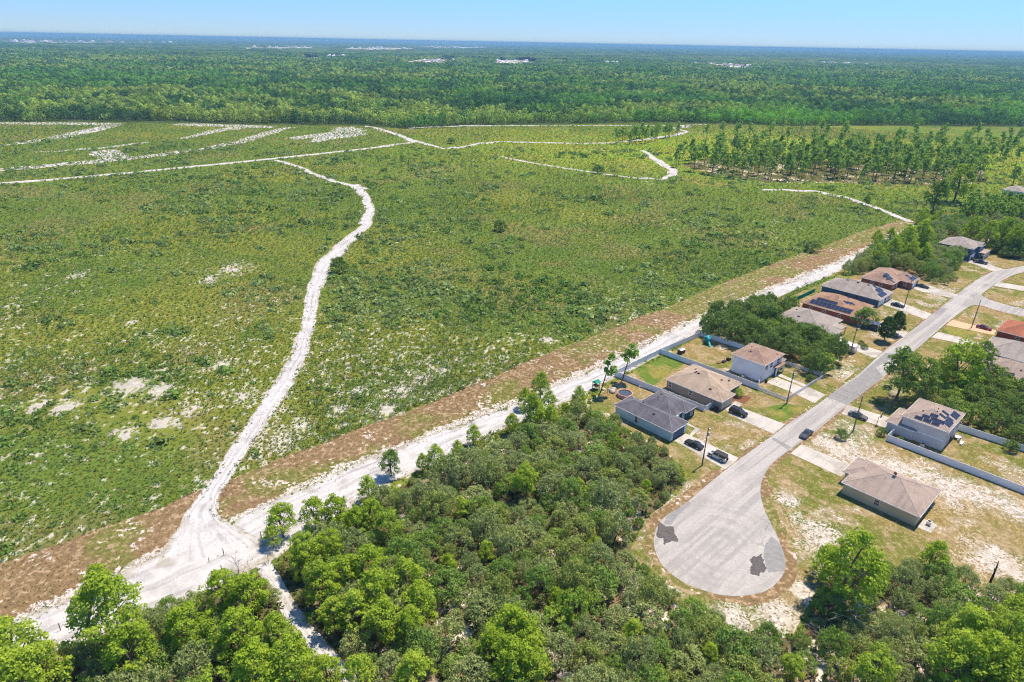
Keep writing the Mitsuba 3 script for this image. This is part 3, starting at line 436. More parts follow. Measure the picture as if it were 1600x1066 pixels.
# stubble on the verge and dry grass on the lots, weeds at road edges
V, F, C, off = [], [], [], 0
vb = vp.bounds; p = grid(vb[0], vb[2], max(vb[1], 40), vb[3], 0.95); p = p[inside(vp, p) & in_view(p) & ~inside(CLEAR.buffer(-0.3), p)]
p = p[rng.uniform(0, 1, len(p)) < np.clip(260 / np.hypot(p[:, 0], p[:, 1]) - 0.55, 0.15, 1)]
m = nz(p, 0.07, 9); pal = np.array([[0.34, 0.25, 0.15], [0.26, 0.185, 0.105], [0.19, 0.18, 0.055], [0.13, 0.16, 0.04]])
pick = np.clip((rng.uniform(0, 1, len(p)) * 2.2 + np.where(m > 0.53, 1.6, 0)).astype(int), 0, 3)
add(blades(p, rng.uniform(0.12, 0.34, len(p)), np.full(len(p), 0.3), 5, pal[pick]))
# tufts straying on to the sand along its edges
p = grid(-120, 170, 45, 330, 0.9); edge_band = CLEAR.buffer(1.0).difference(CLEAR.buffer(-1.4)); p = p[inside(edge_band, p) & ~inside(NEARW, p) & in_view(p)]
p = p[rng.uniform(0, 1, len(p)) < np.clip(nz(p, 0.15, 61) * 1.4 - 0.42, 0, 0.45)]
add(blades(p, rng.uniform(0.12, 0.4, len(p)), np.full(len(p), 0.28), 7, np.array([[0.16, 0.14, 0.07], [0.12, 0.15, 0.05], [0.22, 0.18, 0.10]])[rng.integers(0, 3, len(p))]))
p = grid(*[RES.bounds[i] for i in (0, 2, 1, 3)], 1.5); p = p[inside(RES, p) & in_view(p) & ~inside(HARD.buffer(0.5), p)]; p = p[np.hypot(p[:, 0], p[:, 1]) < 230]
p = p[nz(p, 0.11, 15) > 0.5]
pal = np.array([[0.30, 0.25, 0.09], [0.17, 0.19, 0.04], [0.24, 0.22, 0.06]])
add(blades(p, rng.uniform(0.08, 0.2, len(p)), np.full(len(p), 0.35), 4, pal[rng.integers(0, 3, len(p))]))
put('stubble', (np.vstack(V), np.vstack(F)), 'tuft_mat', color=np.vstack(C)); tag('stubble', 'dry grass stubble on the mown strip and the lots', 'dry grass', kind='stuff')
print('stubble tris', sum(map(len, F)))
# ------------------------------------------------------------------ houses (built in street coordinates s, t)
OV = 0.45
def house(name, label, rects, wall, roof, k=0.42, group=None, trim='trim_white', gables=()):
    """rects: (s0, s1, t0, t1, eave) of the eaves of each wing"""
    h = thing(name, label, 'house', group)
    walls, roofs = [], None
    for i, (s0, s1, t0, t1, e) in enumerate(rects):
        walls.append(m3d.Manifold.cube((s1 - s0 - 2 * OV, t1 - t0 - 2 * OV, e + 0.04), False).translate((s0 + OV, t0 + OV, -0.05)))
        w = min(s1 - s0, t1 - t0) / 2; zt = e + 0.16 + w * k
        if i in gables:
            a = [((s0 + s1) / 2, t0, zt), ((s0 + s1) / 2, t1, zt)] if gables[i] == 't' else [(s0, (t0 + t1) / 2, zt), (s1, (t0 + t1) / 2, zt)]
        elif s1 - s0 > t1 - t0: a = [(s0 + w, (t0 + t1) / 2, zt), (s1 - w, (t0 + t1) / 2, zt)]
        else: a = [((s0 + s1) / 2, t0 + w, zt), ((s0 + s1) / 2, t1 - w, zt)]
        q = [(s, t, z) for s in (s0, s1) for t in (t0, t1) for z in (e, e + 0.16)] + a
        solid = m3d.Manifold.hull_points(np.array(q, float))
        roofs = solid if roofs is None else roofs + solid
    for i in range(1, len(walls)): walls[0] = walls[0] + walls[i]
    put(f'{h}__wall', turned(walls[0]), wall)
    put(f'{h}__roof', turned(roofs), roof)
    rm = as_tm(roofs); rm = trimesh.Trimesh(rm.vertices, rm.faces); caps = []; low = min(r[4] for r in rects)
    for (fa, fb), (ia, ib), ang, cvx in zip(rm.face_adjacency, rm.face_adjacency_edges, rm.face_adjacency_angles, rm.face_adjacency_convex):
        a, b = rm.vertices[ia], rm.vertices[ib]
        if ang > 0.15 and cvx and min(rm.face_normals[fa][2], rm.face_normals[fb][2]) > 0.3 and np.linalg.norm(b - a) > 0.4: caps.append(tube([a + [0, 0, -0.05], b + [0, 0, -0.05]], 0.12, 6))
    if caps: part(f'{h}__roof', 'ridge_cap', cat(caps), roof + '_cap', rot=True)
    for e in sorted({r[4] for r in rects}):
        foot = unary_union([sbox(r[0], r[2], r[1], r[3]) for r in rects if r[4] == e])
        hi = [sbox(r[0], r[2], r[1], r[3]) for r in rects if r[4] > e]
        ring = foot.buffer(0.05, join_style=2).difference(foot.buffer(0.004, join_style=2))
        if hi: ring = ring.difference(unary_union(hi).buffer(0.1))
        m = cat([trimesh.creation.extrude_polygon(q, 0.2, engine='earcut') for q in getattr(ring, 'geoms', [ring])]); m.apply_translation((0, 0, e - 0.045))
        part(h, 'fascia', m, trim, rot=True)
    return h
def on_face(face, pos, u0, u1, z0, z1, d0, d1):
    """a box lying on a wall; face 's-','s+','t-','t+'; d measured outwards"""
    if face == 's-': return bx(pos - d1, pos - d0, u0, u1, z0, z1)
    if face == 's+': return bx(pos + d0, pos + d1, u0, u1, z0, z1)
    if face == 't-': return bx(u0, u1, pos - d1, pos - d0, z0, z1)
    return bx(u0, u1, pos + d0, pos + d1, z0, z1)
def window(h, face, pos, u, z, w=1.0, ht=1.3, trim='trim_white', split=True, glass='glass_dark'):
    f = 0.09
    fr = [on_face(face, pos, u - w / 2 - f, u - w / 2, z - f, z + ht + f, 0.0, 0.06), on_face(face, pos, u + w / 2, u + w / 2 + f, z - f, z + ht + f, 0.0, 0.06),
          on_face(face, pos, u - w / 2, u + w / 2, z - f, z, 0.0, 0.07), on_face(face, pos, u - w / 2, u + w / 2, z + ht, z + ht + f, 0.0, 0.06)]
    if split: fr.append(on_face(face, pos, u - w / 2, u + w / 2, z + ht / 2 - 0.03, z + ht / 2 + 0.03, 0.0, 0.05))
    k = part(h, 'window', cat(fr), trim, rot=True)
    part(k, 'pane', on_face(face, pos, u - w / 2, u + w / 2, z, z + ht, -0.02, 0.022), glass, rot=True)
def garage(h, face, pos, u, w=4.9, ht=2.15, bs='trim_white', label=None):
    k = part(h, 'garage_door', cat([on_face(face, pos, u - w / 2, u + w / 2, 0.03 + i * ht / 4, 0.03 + (i + 1) * ht / 4 - 0.03, 0.0, 0.05) for i in range(4)] + [on_face(face, pos, u - w / 2 - 0.001, u + w / 2 + 0.001, 0.03, ht, -0.02, 0.025)]), bs, rot=True, label=label)
    part(h, 'garage_frame', cat([on_face(face, pos, u - w / 2 - 0.14, u - w / 2 - 0.002, 0.02, ht + 0.16, 0, 0.08), on_face(face, pos, u + w / 2 + 0.002, u + w / 2 + 0.14, 0.02, ht + 0.16, 0, 0.08), on_face(face, pos, u - w / 2 - 0.002, u + w / 2 + 0.002, ht + 0.03, ht + 0.16, 0, 0.08)]), 'trim_white', rot=True)
def door(h, face, pos, u, bs='trim_white'):
    k = part(h, 'door', on_face(face, pos, u - 0.46, u + 0.46, 0.03, 2.06, 0, 0.05), bs, rot=True)
    part(k, 'handle', on_face(face, pos, u + 0.32, u + 0.38, 0.95, 1.1, 0.05, 0.1), 'alu', rot=True)
def slope_mesh(rect, side, u0, u1, v0, v1, lift0, lift1, k):
    """a slab lying on a roof slope: u along the eave, v horizontal metres in from the eave"""
    s0, s1, t0, t1, e = rect; c = []
    nl = math.sqrt(1 + k * k)
    for u in (u0, u1):
        for v in (v0, v1):
            for l in (lift0, lift1):
                o, z = v - k * l / nl, e + 0.16 + k * v + l / nl
                c.append({'s-': (s0 + o, u, z), 's+': (s1 - o, u, z), 't-': (u, t0 + o, z), 't+': (u, t1 - o, z)}[side])
    return hull(c)
def panel(h, rect, side, u, v, w, d, k=0.42):
    p = part(h, 'solar_panel', slope_mesh(rect, side, u, u + w, v, v + d, 0.08, 0.13, k), 'panel_frame', rot=True)
    part(p, 'glass', slope_mesh(rect, side, u + 0.03, u + w - 0.03, v + 0.03, v + d - 0.03, 0.131, 0.136, k), 'solar', rot=True)
def roof_vent(h, rect, side, u, v, w=0.55, d=0.35, k=0.42, bs='vent_dark'):
    part(h, 'roof_vent', slope_mesh(rect, side, u, u + w, v, v + d, 0.0, 0.16, k), bs, rot=True)

k = 0.42
# --- dark-roofed house beside the thicket
A, B = (124.8, 132.4, 73.5, 91.9, 2.8), (130.5, 141.0, 77.6, 88.4, 2.8); B2 = (135.6, 141.0, 76.7, 84.0, 2.8)
h = house('dark_roof_house', 'pale blue house with a charcoal shingle roof nearest the thicket', [A, B, B2], 'wall_sky', 'roof_dark')
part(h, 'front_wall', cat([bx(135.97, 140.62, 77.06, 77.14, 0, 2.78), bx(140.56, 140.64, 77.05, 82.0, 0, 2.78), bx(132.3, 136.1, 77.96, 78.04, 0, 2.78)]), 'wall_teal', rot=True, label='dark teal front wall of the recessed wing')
garage(h, 't-', 73.95, 128.6, 4.9, 2.15, 'wall_navy', 'dark half-open garage door'); window(h, 't-', 77.06, 139.2, 0.8, 1.0, 1.5); door(h, 't-', 77.96, 134.3)
window(h, 's-', 125.25, 84.6, 0.7, 0.85, 1.6, split=False); part(h, 'post', bx(133.0, 133.3, 77.3, 77.6, 0, 2.8), 'trim_white', rot=True)
roof_vent(h, A, 's-', 80.6, 2.3); roof_vent(h, B, 't+', 137.0, 2.6); roof_vent(h, B, 't+', 134.5, 3.3); roof_vent(h, A, 's+', 86.2, 2.0)
# --- beige hip-roofed house
M, G = (147.7, 162.3, 75.5, 91.5, 2.8), (147.7, 154.9, 73.3, 84.0, 2.8)
h = house('taupe_house', 'taupe house with a wide beige hip roof inside the white fence', [M, G], 'wall_taupe', 'roof_beige')
garage(h, 't-', 73.75, 151.4, 4.9, 2.15, 'trim_tan', 'tan garage door'); window(h, 't-', 75.95, 158.0, 0.8, 1.4, 1.4); window(h, 't-', 75.95, 160.6, 0.8, 0.8, 1.4); door(h, 't-', 75.95, 155.9, 'trim_tan')
for t in (90.0, 83.2): window(h, 's-', 148.15, t, 0.9, 0.95, 1.35)
roof_vent(h, M, 's-', 84.2, 5.6, 0.75); roof_vent(h, M, 't+', 153.3, 5.8, 0.75); roof_vent(h, G, 's-', 78.2, 2.3, 0.7); roof_vent(h, M, 't-', 156.2, 3.3, 0.75); roof_vent(h, M, 't-', 158.2, 2.2, 0.9); roof_vent(h, M, 't+', 156.0, 4.0, 0.75)
# --- white two-storey house
M = (172.0, 184.5, 74.2, 85.0, 5.5); P_ = (183.6, 187.2, 74.6, 79.5, 2.75)
h = house('white_two_storey_house', 'white two-storey house with a stained brown hip roof', [M, P_], 'wall_white', 'roof_brown')
for s in (174.3, 177.2): window(h, 't-', 74.65, s, 3.35, 1.5, 1.45)
window(h, 't-', 74.65, 181.5, 3.35, 1.4, 1.45); garage(h, 't-', 74.65, 175.6, 4.9, 2.2); door(h, 't-', 74.65, 180.6, 'wall_navy'); window(h, 't-', 74.65, 182.6, 0.7, 1.0, 1.5)
part(h, 'band', cat([on_face('t-', 74.65, 172.46, 184.04, 2.62, 2.8, 0, 0.03)]), 'trim_white', rot=True)
for s in (179.2, 183.7): part(h, 'pillar', bx(s, s + 0.3, 73.5, 73.8, 0, 2.75), 'trim_white', rot=True)
part(h, 'porch_roof', bx(178.8, 184.4, 73.2, 74.64, 2.76, 2.95), 'roof_brown', rot=True)
for s, t, z in ((0, 81.0, 3.5), (0, 77.4, 1.6), (0, 78.6, 0.8)): part(h, 'wall_vent', on_face('s-', 172.45, t, t + 0.3, z, z + 0.25, 0, 0.06), 'alu', rot=True)
roof_vent(h, M, 's-', 80.5, 3.0, 0.4); roof_vent(h, M, 't+', 178.6, 2.6, 0.4); roof_vent(h, M, 't-', 181.0, 0.9, 0.35); part(h, 'vent_pipe', cyl(174.6, 79.0, 6.5, 7.2, 0.06), 'trim_white', rot=True)
# --- tan house across the street
M = (135.9, 149.4, 20.9, 36.8, 2.75); E_ = (140.5, 149.0, 32.0, 38.3, 2.75)
h = house('cream_house', 'cream walled house with a plain taupe hip roof beside the turning circle', [M, E_], 'wall_cream', 'roof_tan')
window(h, 's-', 136.35, 29.2, 0.95, 1.0, 1.25); window(h, 't-', 21.35, 139.0, 0.9, 1.1, 1.25); window(h, 't-', 21.35, 146.8, 0.9, 1.1, 1.25); garage(h, 't+', 37.85, 144.7); door(h, 't-', 21.35, 142.6); window(h, 't+', 36.35, 138.2, 0.9)
roof_vent(h, M, 't-', 142.3, 7.6, 0.8, 0.6); part(h, 'vent_pipe', cyl(141.0, 30.0, 5.0, 5.8, 0.05), 'alu', rot=True)
# --- grey two-storey house with solar panels
M = (171.8, 185.5, 26.4, 37.2, 5.5); G = (171.4, 181.5, 33.0, 40.2, 2.75)
h = house('gray_two_storey_house', 'grey two-storey house with two groups of solar panels on its roof', [M, G], 'wall_gray', 'roof_tan')
part(h, 'band', on_face('s-', 172.25, 26.86, 36.74, 2.62, 2.86, 0, 0.05), 'trim_white', rot=True)
garage(h, 't+', 39.75, 176.3)
for s in (174.5, 178.5, 182.5): window(h, 't-', 26.85, s, 3.4, 1.1, 1.3)
for s in (175.0, 183.0): window(h, 't-', 26.85, s, 0.9, 1.1, 1.3)
part(h, 'sliding_door', on_face('t-', 26.85, 178.0, 180.2, 0.05, 2.1, 0, 0.04), 'glass_dark', rot=True)
for t in (33.6, 31.3): part(h, 'downpipe', on_face('s-', 172.25, t, t + 0.07, 0.1, 5.4, 0.05, 0.12), 'trim_white', rot=True)
for t, z in ((32.0, 2.0), (29.2, 2.95), (29.5, 1.7)): part(h, 'wall_vent', on_face('s-', 172.25, t, t + 0.28, z, z + 0.25, 0, 0.07), 'alu', rot=True)
for u, v in ((33.1, 0.55), (31.2, 0.55), (29.3, 0.55), (31.9, 1.65), (30.0, 1.65), (28.6, 1.65), (30.5, 2.75)): panel(h, M, 's-', u - 0.4, v, 1.75, 1.0)
for u, v in ((173.9, 0.55), (175.0, 0.55), (176.1, 0.55), (176.1, 2.3), (177.2, 0.9), (178.3, 2.3), (179.4, 0.55), (180.5, 0.55), (181.6, 0.55)): panel(h, M, 't-', u, v, 1.0, 1.65)
for u, v in ((176.6, 4.4), (178.2, 4.6)): roof_vent(h, M, 't-', u, v, 0.3, 0.3)
roof_vent(h, M, 's-', 33.5, 3.4, 0.3, 0.3)
# --- the row further along the left side
M, G = (215.4, 233.2, 76.3, 93.5, 2.8), (215.4, 223.5, 72.4, 82.0, 2.8)
h = house('hidden_gray_house', 'grey-brown roofed house half hidden behind the yard trees', [M, G], 'wall_cream', 'roof_gray')
garage(h, 't-', 72.85, 219.4); window(h, 't-', 76.75, 229.5, 0.8, 1.4); window(h, 't-', 76.75, 226.2, 0.8, 0.9); part(h, 'porch_roof', bx(224.0, 228.4, 73.0, 76.4, 2.72, 2.92), 'roof_gray', rot=True)
for s in (224.2, 228.0): part(h, 'pillar', bx(s, s + 0.3, 73.1, 73.4, 0, 2.72), 'trim_tan', rot=True)
roof_vent(h, M, 't+', 226.0, 3.0, 0.9); roof_vent(h, M, 's-', 86.0, 4.0, 0.9)
M, G = (239.0, 256.6, 76.3, 94.2, 2.8), (239.0, 246.0, 73.4, 82.0, 2.8); G2 = (250.5, 256.4, 74.4, 82.0, 2.8)
h = house('orange_brick_house', 'red brick house with a long bank of solar panels on an orange roof', [M, G, G2], 'wall_brick', 'roof_orange')
for i in range(10): panel(h, M, 's-', 76.6 + i * 1.5, 0.7, 1.42, 2.3)
for i in range(5): panel(h, M, 's-', 82.7 + i * 1.5, 3.1, 1.42, 1.5)
for i in range(3): panel(h, M, 't-', 245.5 + i * 1.15, 3.9 - i * 0.8, 1.05, 1.7)
window(h, 't-', 73.85, 242.5, 0.8, 1.5); garage(h, 't-', 74.85, 253.4); door(h, 't-', 76.75, 248.3); 
for t in (80.0, 85.5, 90.5): window(h, 's-', 239.45, t, 0.9, 0.9, 1.2)
for s in (246.3, 249.8): part(h, 'pillar', bx(s, s + 0.35, 74.3, 74.65, 0, 2.75), 'wall_brick', rot=True)
roof_vent(h, M, 't-', 250.0, 5.5, 0.5); roof_vent(h, M, 's-', 83.0, 6.2, 0.4, 0.3, bs='trim_white')
M = (264.0, 278.6, 75.1, 97.8, 2.8)
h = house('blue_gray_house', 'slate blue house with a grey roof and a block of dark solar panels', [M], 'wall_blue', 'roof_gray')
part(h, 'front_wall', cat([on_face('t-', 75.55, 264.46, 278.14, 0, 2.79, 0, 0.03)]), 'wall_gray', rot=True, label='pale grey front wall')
garage(h, 't-', 75.52, 267.7); window(h, 't-', 75.52, 275.2, 0.8, 1.3); door(h, 't-', 75.52, 271.6, 'vent_dark')
for u, v in ((267.2, 0.6), (268.3, 0.6), (269.4, 0.6), (270.5, 0.6), (271.6, 0.6), (269.4, 2.5), (270.5, 2.5), (271.6, 2.5), (271.6, 4.4), (272.7, 2.5)): panel(h, M, 't-', u, v, 1.05, 1.85)
for t in (84.0, 87.5): window(h, 's-', 264.45, t, 1.2, 0.9, 0.9, 'vent_dark')
for t in (83.0, 87.0, 91.0): roof_vent(h, M, 's+', t, 4.5, 0.9); roof_vent(h, M, 's-', t - 1, 6.3, 0.8)
M, G = (287.2, 308.0, 78.6, 91.3, 2.8), (296.0, 305.8, 74.0, 84.0, 2.8)
h = house('red_brick_house', 'dark red brick house with a pinkish brown roof and three solar groups', [M, G], 'wall_brick', 'roof_brown')
garage(h, 't-', 74.45, 300.9); window(h, 't-', 79.05, 290.5, 0.8, 1.5); door(h, 't-', 79.05, 294.2); window(h, 's-', 296.45, 76.8, 0.9, 0.9)
for u, v in ((289.6, 2.0), (290.7, 2.0), (291.8, 2.0), (290.7, 3.8), (291.8, 3.8), (292.9, 3.8), (289.6, 0.4)): panel(h, M, 't-', u, v, 1.05, 1.7)
for u, v in ((298.2, 0.7), (299.3, 0.7), (300.4, 0.7), (301.5, 0.7), (299.3, 2.5), (303.4, 0.7)): panel(h, G, 't-', u, v, 1.05, 1.7)
for t in (83.0, 86.5): window(h, 's-', 287.65, t, 0.9, 0.9)
M = (362.0, 378.0, 69.8, 84.5, 5.6); Gb = (371.0, 378.4, 68.6, 78.0, 5.4)
h = house('blue_two_storey_house', 'navy blue two-storey house among trees with a white framed porch', [M, Gb], 'wall_blue', 'roof_gray', gables={1: 't'})
for s in (365.2, 373.0, 376.2): window(h, 't-', 69.0 if s > 371 else 70.2, s, 3.5, 1.2, 1.5)
for t in (82.5, 75.5): window(h, 's-', 362.45, t, 3.5, 0.9, 1.5)
part(h, 'porch_roof', bx(369.5, 379.0, 65.9, 69.0, 2.85, 3.1), 'roof_gray', rot=True)
for s in (369.8, 373.0, 375.6, 378.4): part(h, 'pillar', bx(s, s + 0.35, 66.1, 66.45, 0, 2.85), 'trim_white', rot=True)
garage(h, 't-', 70.22, 366.6, 4.9, 2.2); door(h, 't-', 69.02, 374.3)
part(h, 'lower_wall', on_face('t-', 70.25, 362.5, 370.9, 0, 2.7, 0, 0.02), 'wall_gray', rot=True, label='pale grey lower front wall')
# --- right-hand side, cut by the frame
M = (264.4, 279.0, 12.0, 37.3, 2.8)
h = house('terracotta_house', 'red house with a terracotta roof behind the red car', [M], 'wall_redbrick', 'roof_rust')
garage(h, 't+', 36.85, 268.5); window(h, 's-', 264.85, 31.0, 0.9, 1.0); window(h, 's-', 264.85, 26.0, 0.9, 1.0)
M = (241.2, 257.2, 8.0, 36.6, 2.8)
h = house('slate_wall_house', 'grey roofed house with slate blue side wall at the frame edge', [M], 'wall_navy', 'roof_gray')
window(h, 's-', 241.65, 27.0, 0.9, 1.0); window(h, 's-', 241.65, 20.0, 0.9, 1.0); garage(h, 't+', 36.15, 249.0)
M = (223.6, 239.0, 9.0, 34.2, 2.8)
h = house('brown_roof_house', 'house with a pale brown roof and solar panels below the grey roofed one', [M], 'wall_gray', 'roof_tan')
for i in range(4): panel(h, M, 's-', 24.0 + i * 1.5, 0.8, 1.1, 1.9)
for i in range(3): panel(h, M, 's-', 15.5 + i * 1.2, 2.6, 1.1, 1.9); 
garage(h, 't+', 33.75, 231.0); roof_vent(h, M, 's-', 23.0, 4.4, 0.4); roof_vent(h, M, 's-', 22.0, 5.4, 0.4); window(h, 's-', 224.05, 29.5, 0.9)
M = (392.0, 410.0, 20.0, 36.0, 2.9)
s_, t_ = to_street((348.48, 464.12))
h = house('pale_roof_house', 'low house with a pale grey roof beyond the plantation at the right edge', [(s_ - 8, s_ + 8, t_ - 6, t_ + 6, 2.9)], 'wall_white', 'roof_gray'); window(h, 's-', s_ - 7.55, t_, 0.9); door(h, 't-', t_ - 5.55, s_)

# ------------------------------------------------------------------ fences
def fence(label, pts, h=1.83, step=2.44, name='vinyl_fence', group=None, bs='vinyl', cap=True):
    f = thing(name, label, 'fence', group)
    for (s0, t0), (s1, t1) in zip(pts[:-1], pts[1:]):
        L = math.hypot(s1 - s0, t1 - t0); n = max(1, round(L / step)); ang = math.atan2(t1 - t0, s1 - s0); w = L / n
        for i in range(n):
            c = (s0 + (s1 - s0) * i / n, t0 + (t1 - t0) * i / n)
            body = [bx(0.07, w - 0.07, -0.02, 0.02, 0.10, h - 0.08), bx(0.065, w - 0.065, -0.035, 0.035, h - 0.14, h - 0.03), bx(0.065, w - 0.065, -0.035, 0.035, 0.06, 0.2)]
            part(f, 'panel', moved(cat(body), *c, ang), bs, rot=True)
            part(f, 'post', moved(cat([bx(-0.065, 0.065, -0.065, 0.065, 0, h + 0.03), hull([(-0.085, -0.085, h + 0.03), (0.085, -0.085, h + 0.03), (0.085, 0.085, h + 0.03), (-0.085, 0.085, h + 0.03), (0, 0, h + 0.13)])]), *c, ang), bs, rot=True)
        if (s1, t1) == tuple(pts[-1]): part(f, 'post', moved(bx(-0.065, 0.065, -0.065, 0.065, 0, h + 0.03), s1, t1, ang), bs, rot=True)
    return f
def picket(label, pts, h=1.15, name='picket_fence'):
    f = thing(name, label, 'fence')
    for (s0, t0), (s1, t1) in zip(pts[:-1], pts[1:]):
        L = math.hypot(s1 - s0, t1 - t0); n = max(1, round(L / 2.0)); ang = math.atan2(t1 - t0, s1 - s0); w = L / n
        for i in range(n):
            c = (s0 + (s1 - s0) * i / n, t0 + (t1 - t0) * i / n)
            part(f, 'rail_panel', moved(cat([bx(0.06, w - 0.06, -0.025, 0.025, 0.12, 0.22), bx(0.06, w - 0.06, -0.025, 0.025, h - 0.2, h - 0.1)] + [bx(x - 0.045, x + 0.045, 0.026, 0.045, 0.05, h) for x in np.arange(0.16, w - 0.1, 0.17)]), *c, ang), 'vinyl', rot=True)
            part(f, 'post', moved(bx(-0.06, 0.06, -0.06, 0.06, 0, h + 0.08), *c, ang), 'vinyl', rot=True)
    return f
FA, FB, FC = (142.65, 105.61), (165.92, 105.94), (188.17, 105.08)
fence('white vinyl fence panels along the sand road behind the two fenced yards', [FA, FB, FC])
fence('white vinyl fence between the dark roofed house and the green yard', [FA, (144.6, 79.0), (144.6, 76.6)])
fence('short white gate panel beside the taupe house front corner', [(144.6, 76.2), (147.9, 76.2)], 1.83, 1.65, 'fence_gate')
fence('white vinyl fence dividing the two yards behind the taupe house', [FB, (167.2, 80.0), (167.2, 73.0)])
fence('white vinyl fence on the far side of the two-storey house yard', [FC, (189.6, 85.0), (189.6, 78.0)])
fence('white gate panel beside the garage of the white two-storey house', [(167.2, 72.8), (172.3, 75.3)], 1.83, 1.8, 'fence_gate')
picket('low white picket fence along the lawn edge of the white two-storey house', [(167.2, 72.8), (167.2, 64.5), (171.0, 64.3)])
picket('low white picket gate across the driveway of the white house', [(171.0, 64.3), (179.5, 64.0), (189.4, 63.6)], 1.1, 'picket_gate')
picket('low white picket fence in the shade under the yard trees', [(189.6, 78.0), (189.6, 64.0)])
fence('long white vinyl fence in front of the grey two-storey house', [(166.84, 37.73), (167.01, -0.59)])
fence('white vinyl fence closing the front corner of the grey house', [(166.84, 37.73), (172.2, 37.6)], 1.83, 2.2)
fence('white vinyl fence behind the grey two-storey house under the trees', [(186.4, 27.5), (188.0, 5.0), (188.5, -12.0)])
fence('green screened back fence behind the red brick house', [(236.5, 99.5), (262.0, 99.0)], 1.7, 2.6, 'screen_fence', bs='green_canvas')

# ------------------------------------------------------------------ vehicles
def vehicle(name, label, cat_, xy, ang, paint, kind='sedan', group=None):
    c = thing(name, label, cat_, group); P = dict(sedan=(4.75, 1.82, 1.44), suv=(4.9, 1.95, 1.78), boxy=(4.75, 1.93, 1.85), pickup=(5.7, 2.0, 1.85))[kind]
    L, W, H = P; hw = W / 2; x0, x1 = -L / 2, L / 2; belt = {'sedan': 0.92, 'suv': 1.08, 'boxy': 1.14, 'pickup': 1.12}[kind]; g = 0.22 if kind == 'sedan' else 0.32
    def put_(nm, mesh, bs, sm=False): return part(c, nm, moved(mesh, xy[0], xy[1], ang), bs, sm)
    nose = belt - (0.14 if kind == 'sedan' else 0.03); tail = belt - (0.02 if kind != 'boxy' else 0.0)
    fx = {'sedan': 0.95, 'suv': 1.15, 'boxy': 1.05, 'pickup': 1.2}[kind]
    def ring(x, w, zb, zt): return [(x, s * w, z) for s in (-1, 1) for z in (zb, zt)] + [(x, s * (w + 0.05), (zb + zt) / 2) for s in (-1, 1)]
    lower = cat([hull(ring(x1, hw - 0.24, g + 0.12, nose - 0.18) + ring(x1 - 0.22, hw - 0.07, g, nose - 0.05) + ring(fx, hw - 0.05, g, belt - 0.02)), hull(ring(fx, hw - 0.05, g, belt - 0.02) + ring(x0 + 0.9, hw - 0.05, g, belt)), hull(ring(x0 + 0.9, hw - 0.05, g, belt) + ring(x0 + 0.15, hw - 0.08, g + 0.04, tail - 0.03) + ring(x0, hw - 0.2, g + 0.14, tail - 0.15))])
    put_('body', lower, paint)
    rs = {'sedan': (0.75, 0.05, -1.1, -1.75), 'suv': (1.05, 0.45, -2.0, -2.3), 'boxy': (0.95, 0.72, -2.1, -2.2), 'pickup': (1.15, 0.5, -0.75, -0.9)}[kind]
    rw = hw - (0.28 if kind == 'sedan' else 0.2)
    put_('cabin_glass', hull([(rs[0] + 0.12, s * (hw - 0.1), belt - 0.03) for s in (-1, 1)] + [(rs[1], s * rw, H - 0.05) for s in (-1, 1)] + [(rs[2], s * rw, H - 0.05) for s in (-1, 1)] + [(rs[3], s * (hw - 0.1), belt - 0.03) for s in (-1, 1)]), 'glass_dark')
    put_('roof', hull([(x, s * (rw + 0.015), z) for x in (rs[1] + 0.03, rs[2] - 0.03) for s in (-1, 1) for z in (H - 0.055, H - 0.02)] + [(x, s * (rw - 0.12), H) for x in (rs[1] - 0.15, rs[2] + 0.15) for s in (-1, 1)]), paint if kind != 'boxy' else 'black_metal')
    for sx in (rs[1] - 0.42 * (rs[1] - rs[2]),):
        for s in (-1, 1): put_('door_pillar', hull([(sx + d, s * w, z) for d in (-0.06, 0.06) for w, z in ((hw - 0.085, belt - 0.02), (rw + 0.012, H - 0.05))] + [(sx + d, s * (w - 0.03), z) for d in (-0.06, 0.06) for w, z in ((hw - 0.085, belt - 0.02), (rw + 0.012, H - 0.05))]), paint)
    wr = 0.33 if kind == 'sedan' else 0.40
    for wx in (x1 - 0.92, x0 + 0.98):
        for s in (-1, 1):
            ty = trimesh.creation.cylinder(wr, 0.24, sections=18); ty.apply_transform(trimesh.transformations.rotation_matrix(np.pi / 2, (1, 0, 0))); ty.apply_translation((wx, s * (hw - 0.115), wr))
            w = put_('wheel', ty, 'tyre')
            ri = trimesh.creation.cylinder(wr * 0.62, 0.03, sections=14); ri.apply_transform(trimesh.transformations.rotation_matrix(np.pi / 2, (1, 0, 0))); ri.apply_translation((wx, s * (hw + 0.012), wr))
            part(w, 'rim', moved(ri, xy[0], xy[1], ang), 'alu')
    for s in (-1, 1):
        put_('headlight', hull([(x1 - 0.14 + dx, s * (hw - 0.30 + dy), nose - 0.22 + dz) for dx in (0, 0.12) for dy in (-0.16, 0.14) for dz in (-0.07, 0.06)]), 'lamp_clear')
        put_('taillight', hull([(x0 + dx, s * (hw - 0.24 + dy), tail - 0.24 + dz) for dx in (0.0, 0.1) for dy in (-0.1, 0.1) for dz in (-0.09, 0.1)]), 'lamp_red')
        put_('mirror', hull([(rs[0] - 0.1 + dx, s * (hw + dy), belt + dz) for dx in (0, 0.1) for dy in (0.0, 0.2) for dz in (0.02, 0.15)]), paint if kind != 'boxy' else 'black_metal')
    put_('windscreen_frame', hull([(rs[0] + 0.16, s * (hw - 0.11), belt) for s in (-1, 1)] + [(rs[0] + 0.04, s * (hw - 0.11), belt + 0.05) for s in (-1, 1)] + [(rs[0] + 0.16, s * (hw - 0.11), belt - 0.04) for s in (-1, 1)]), 'black_metal')
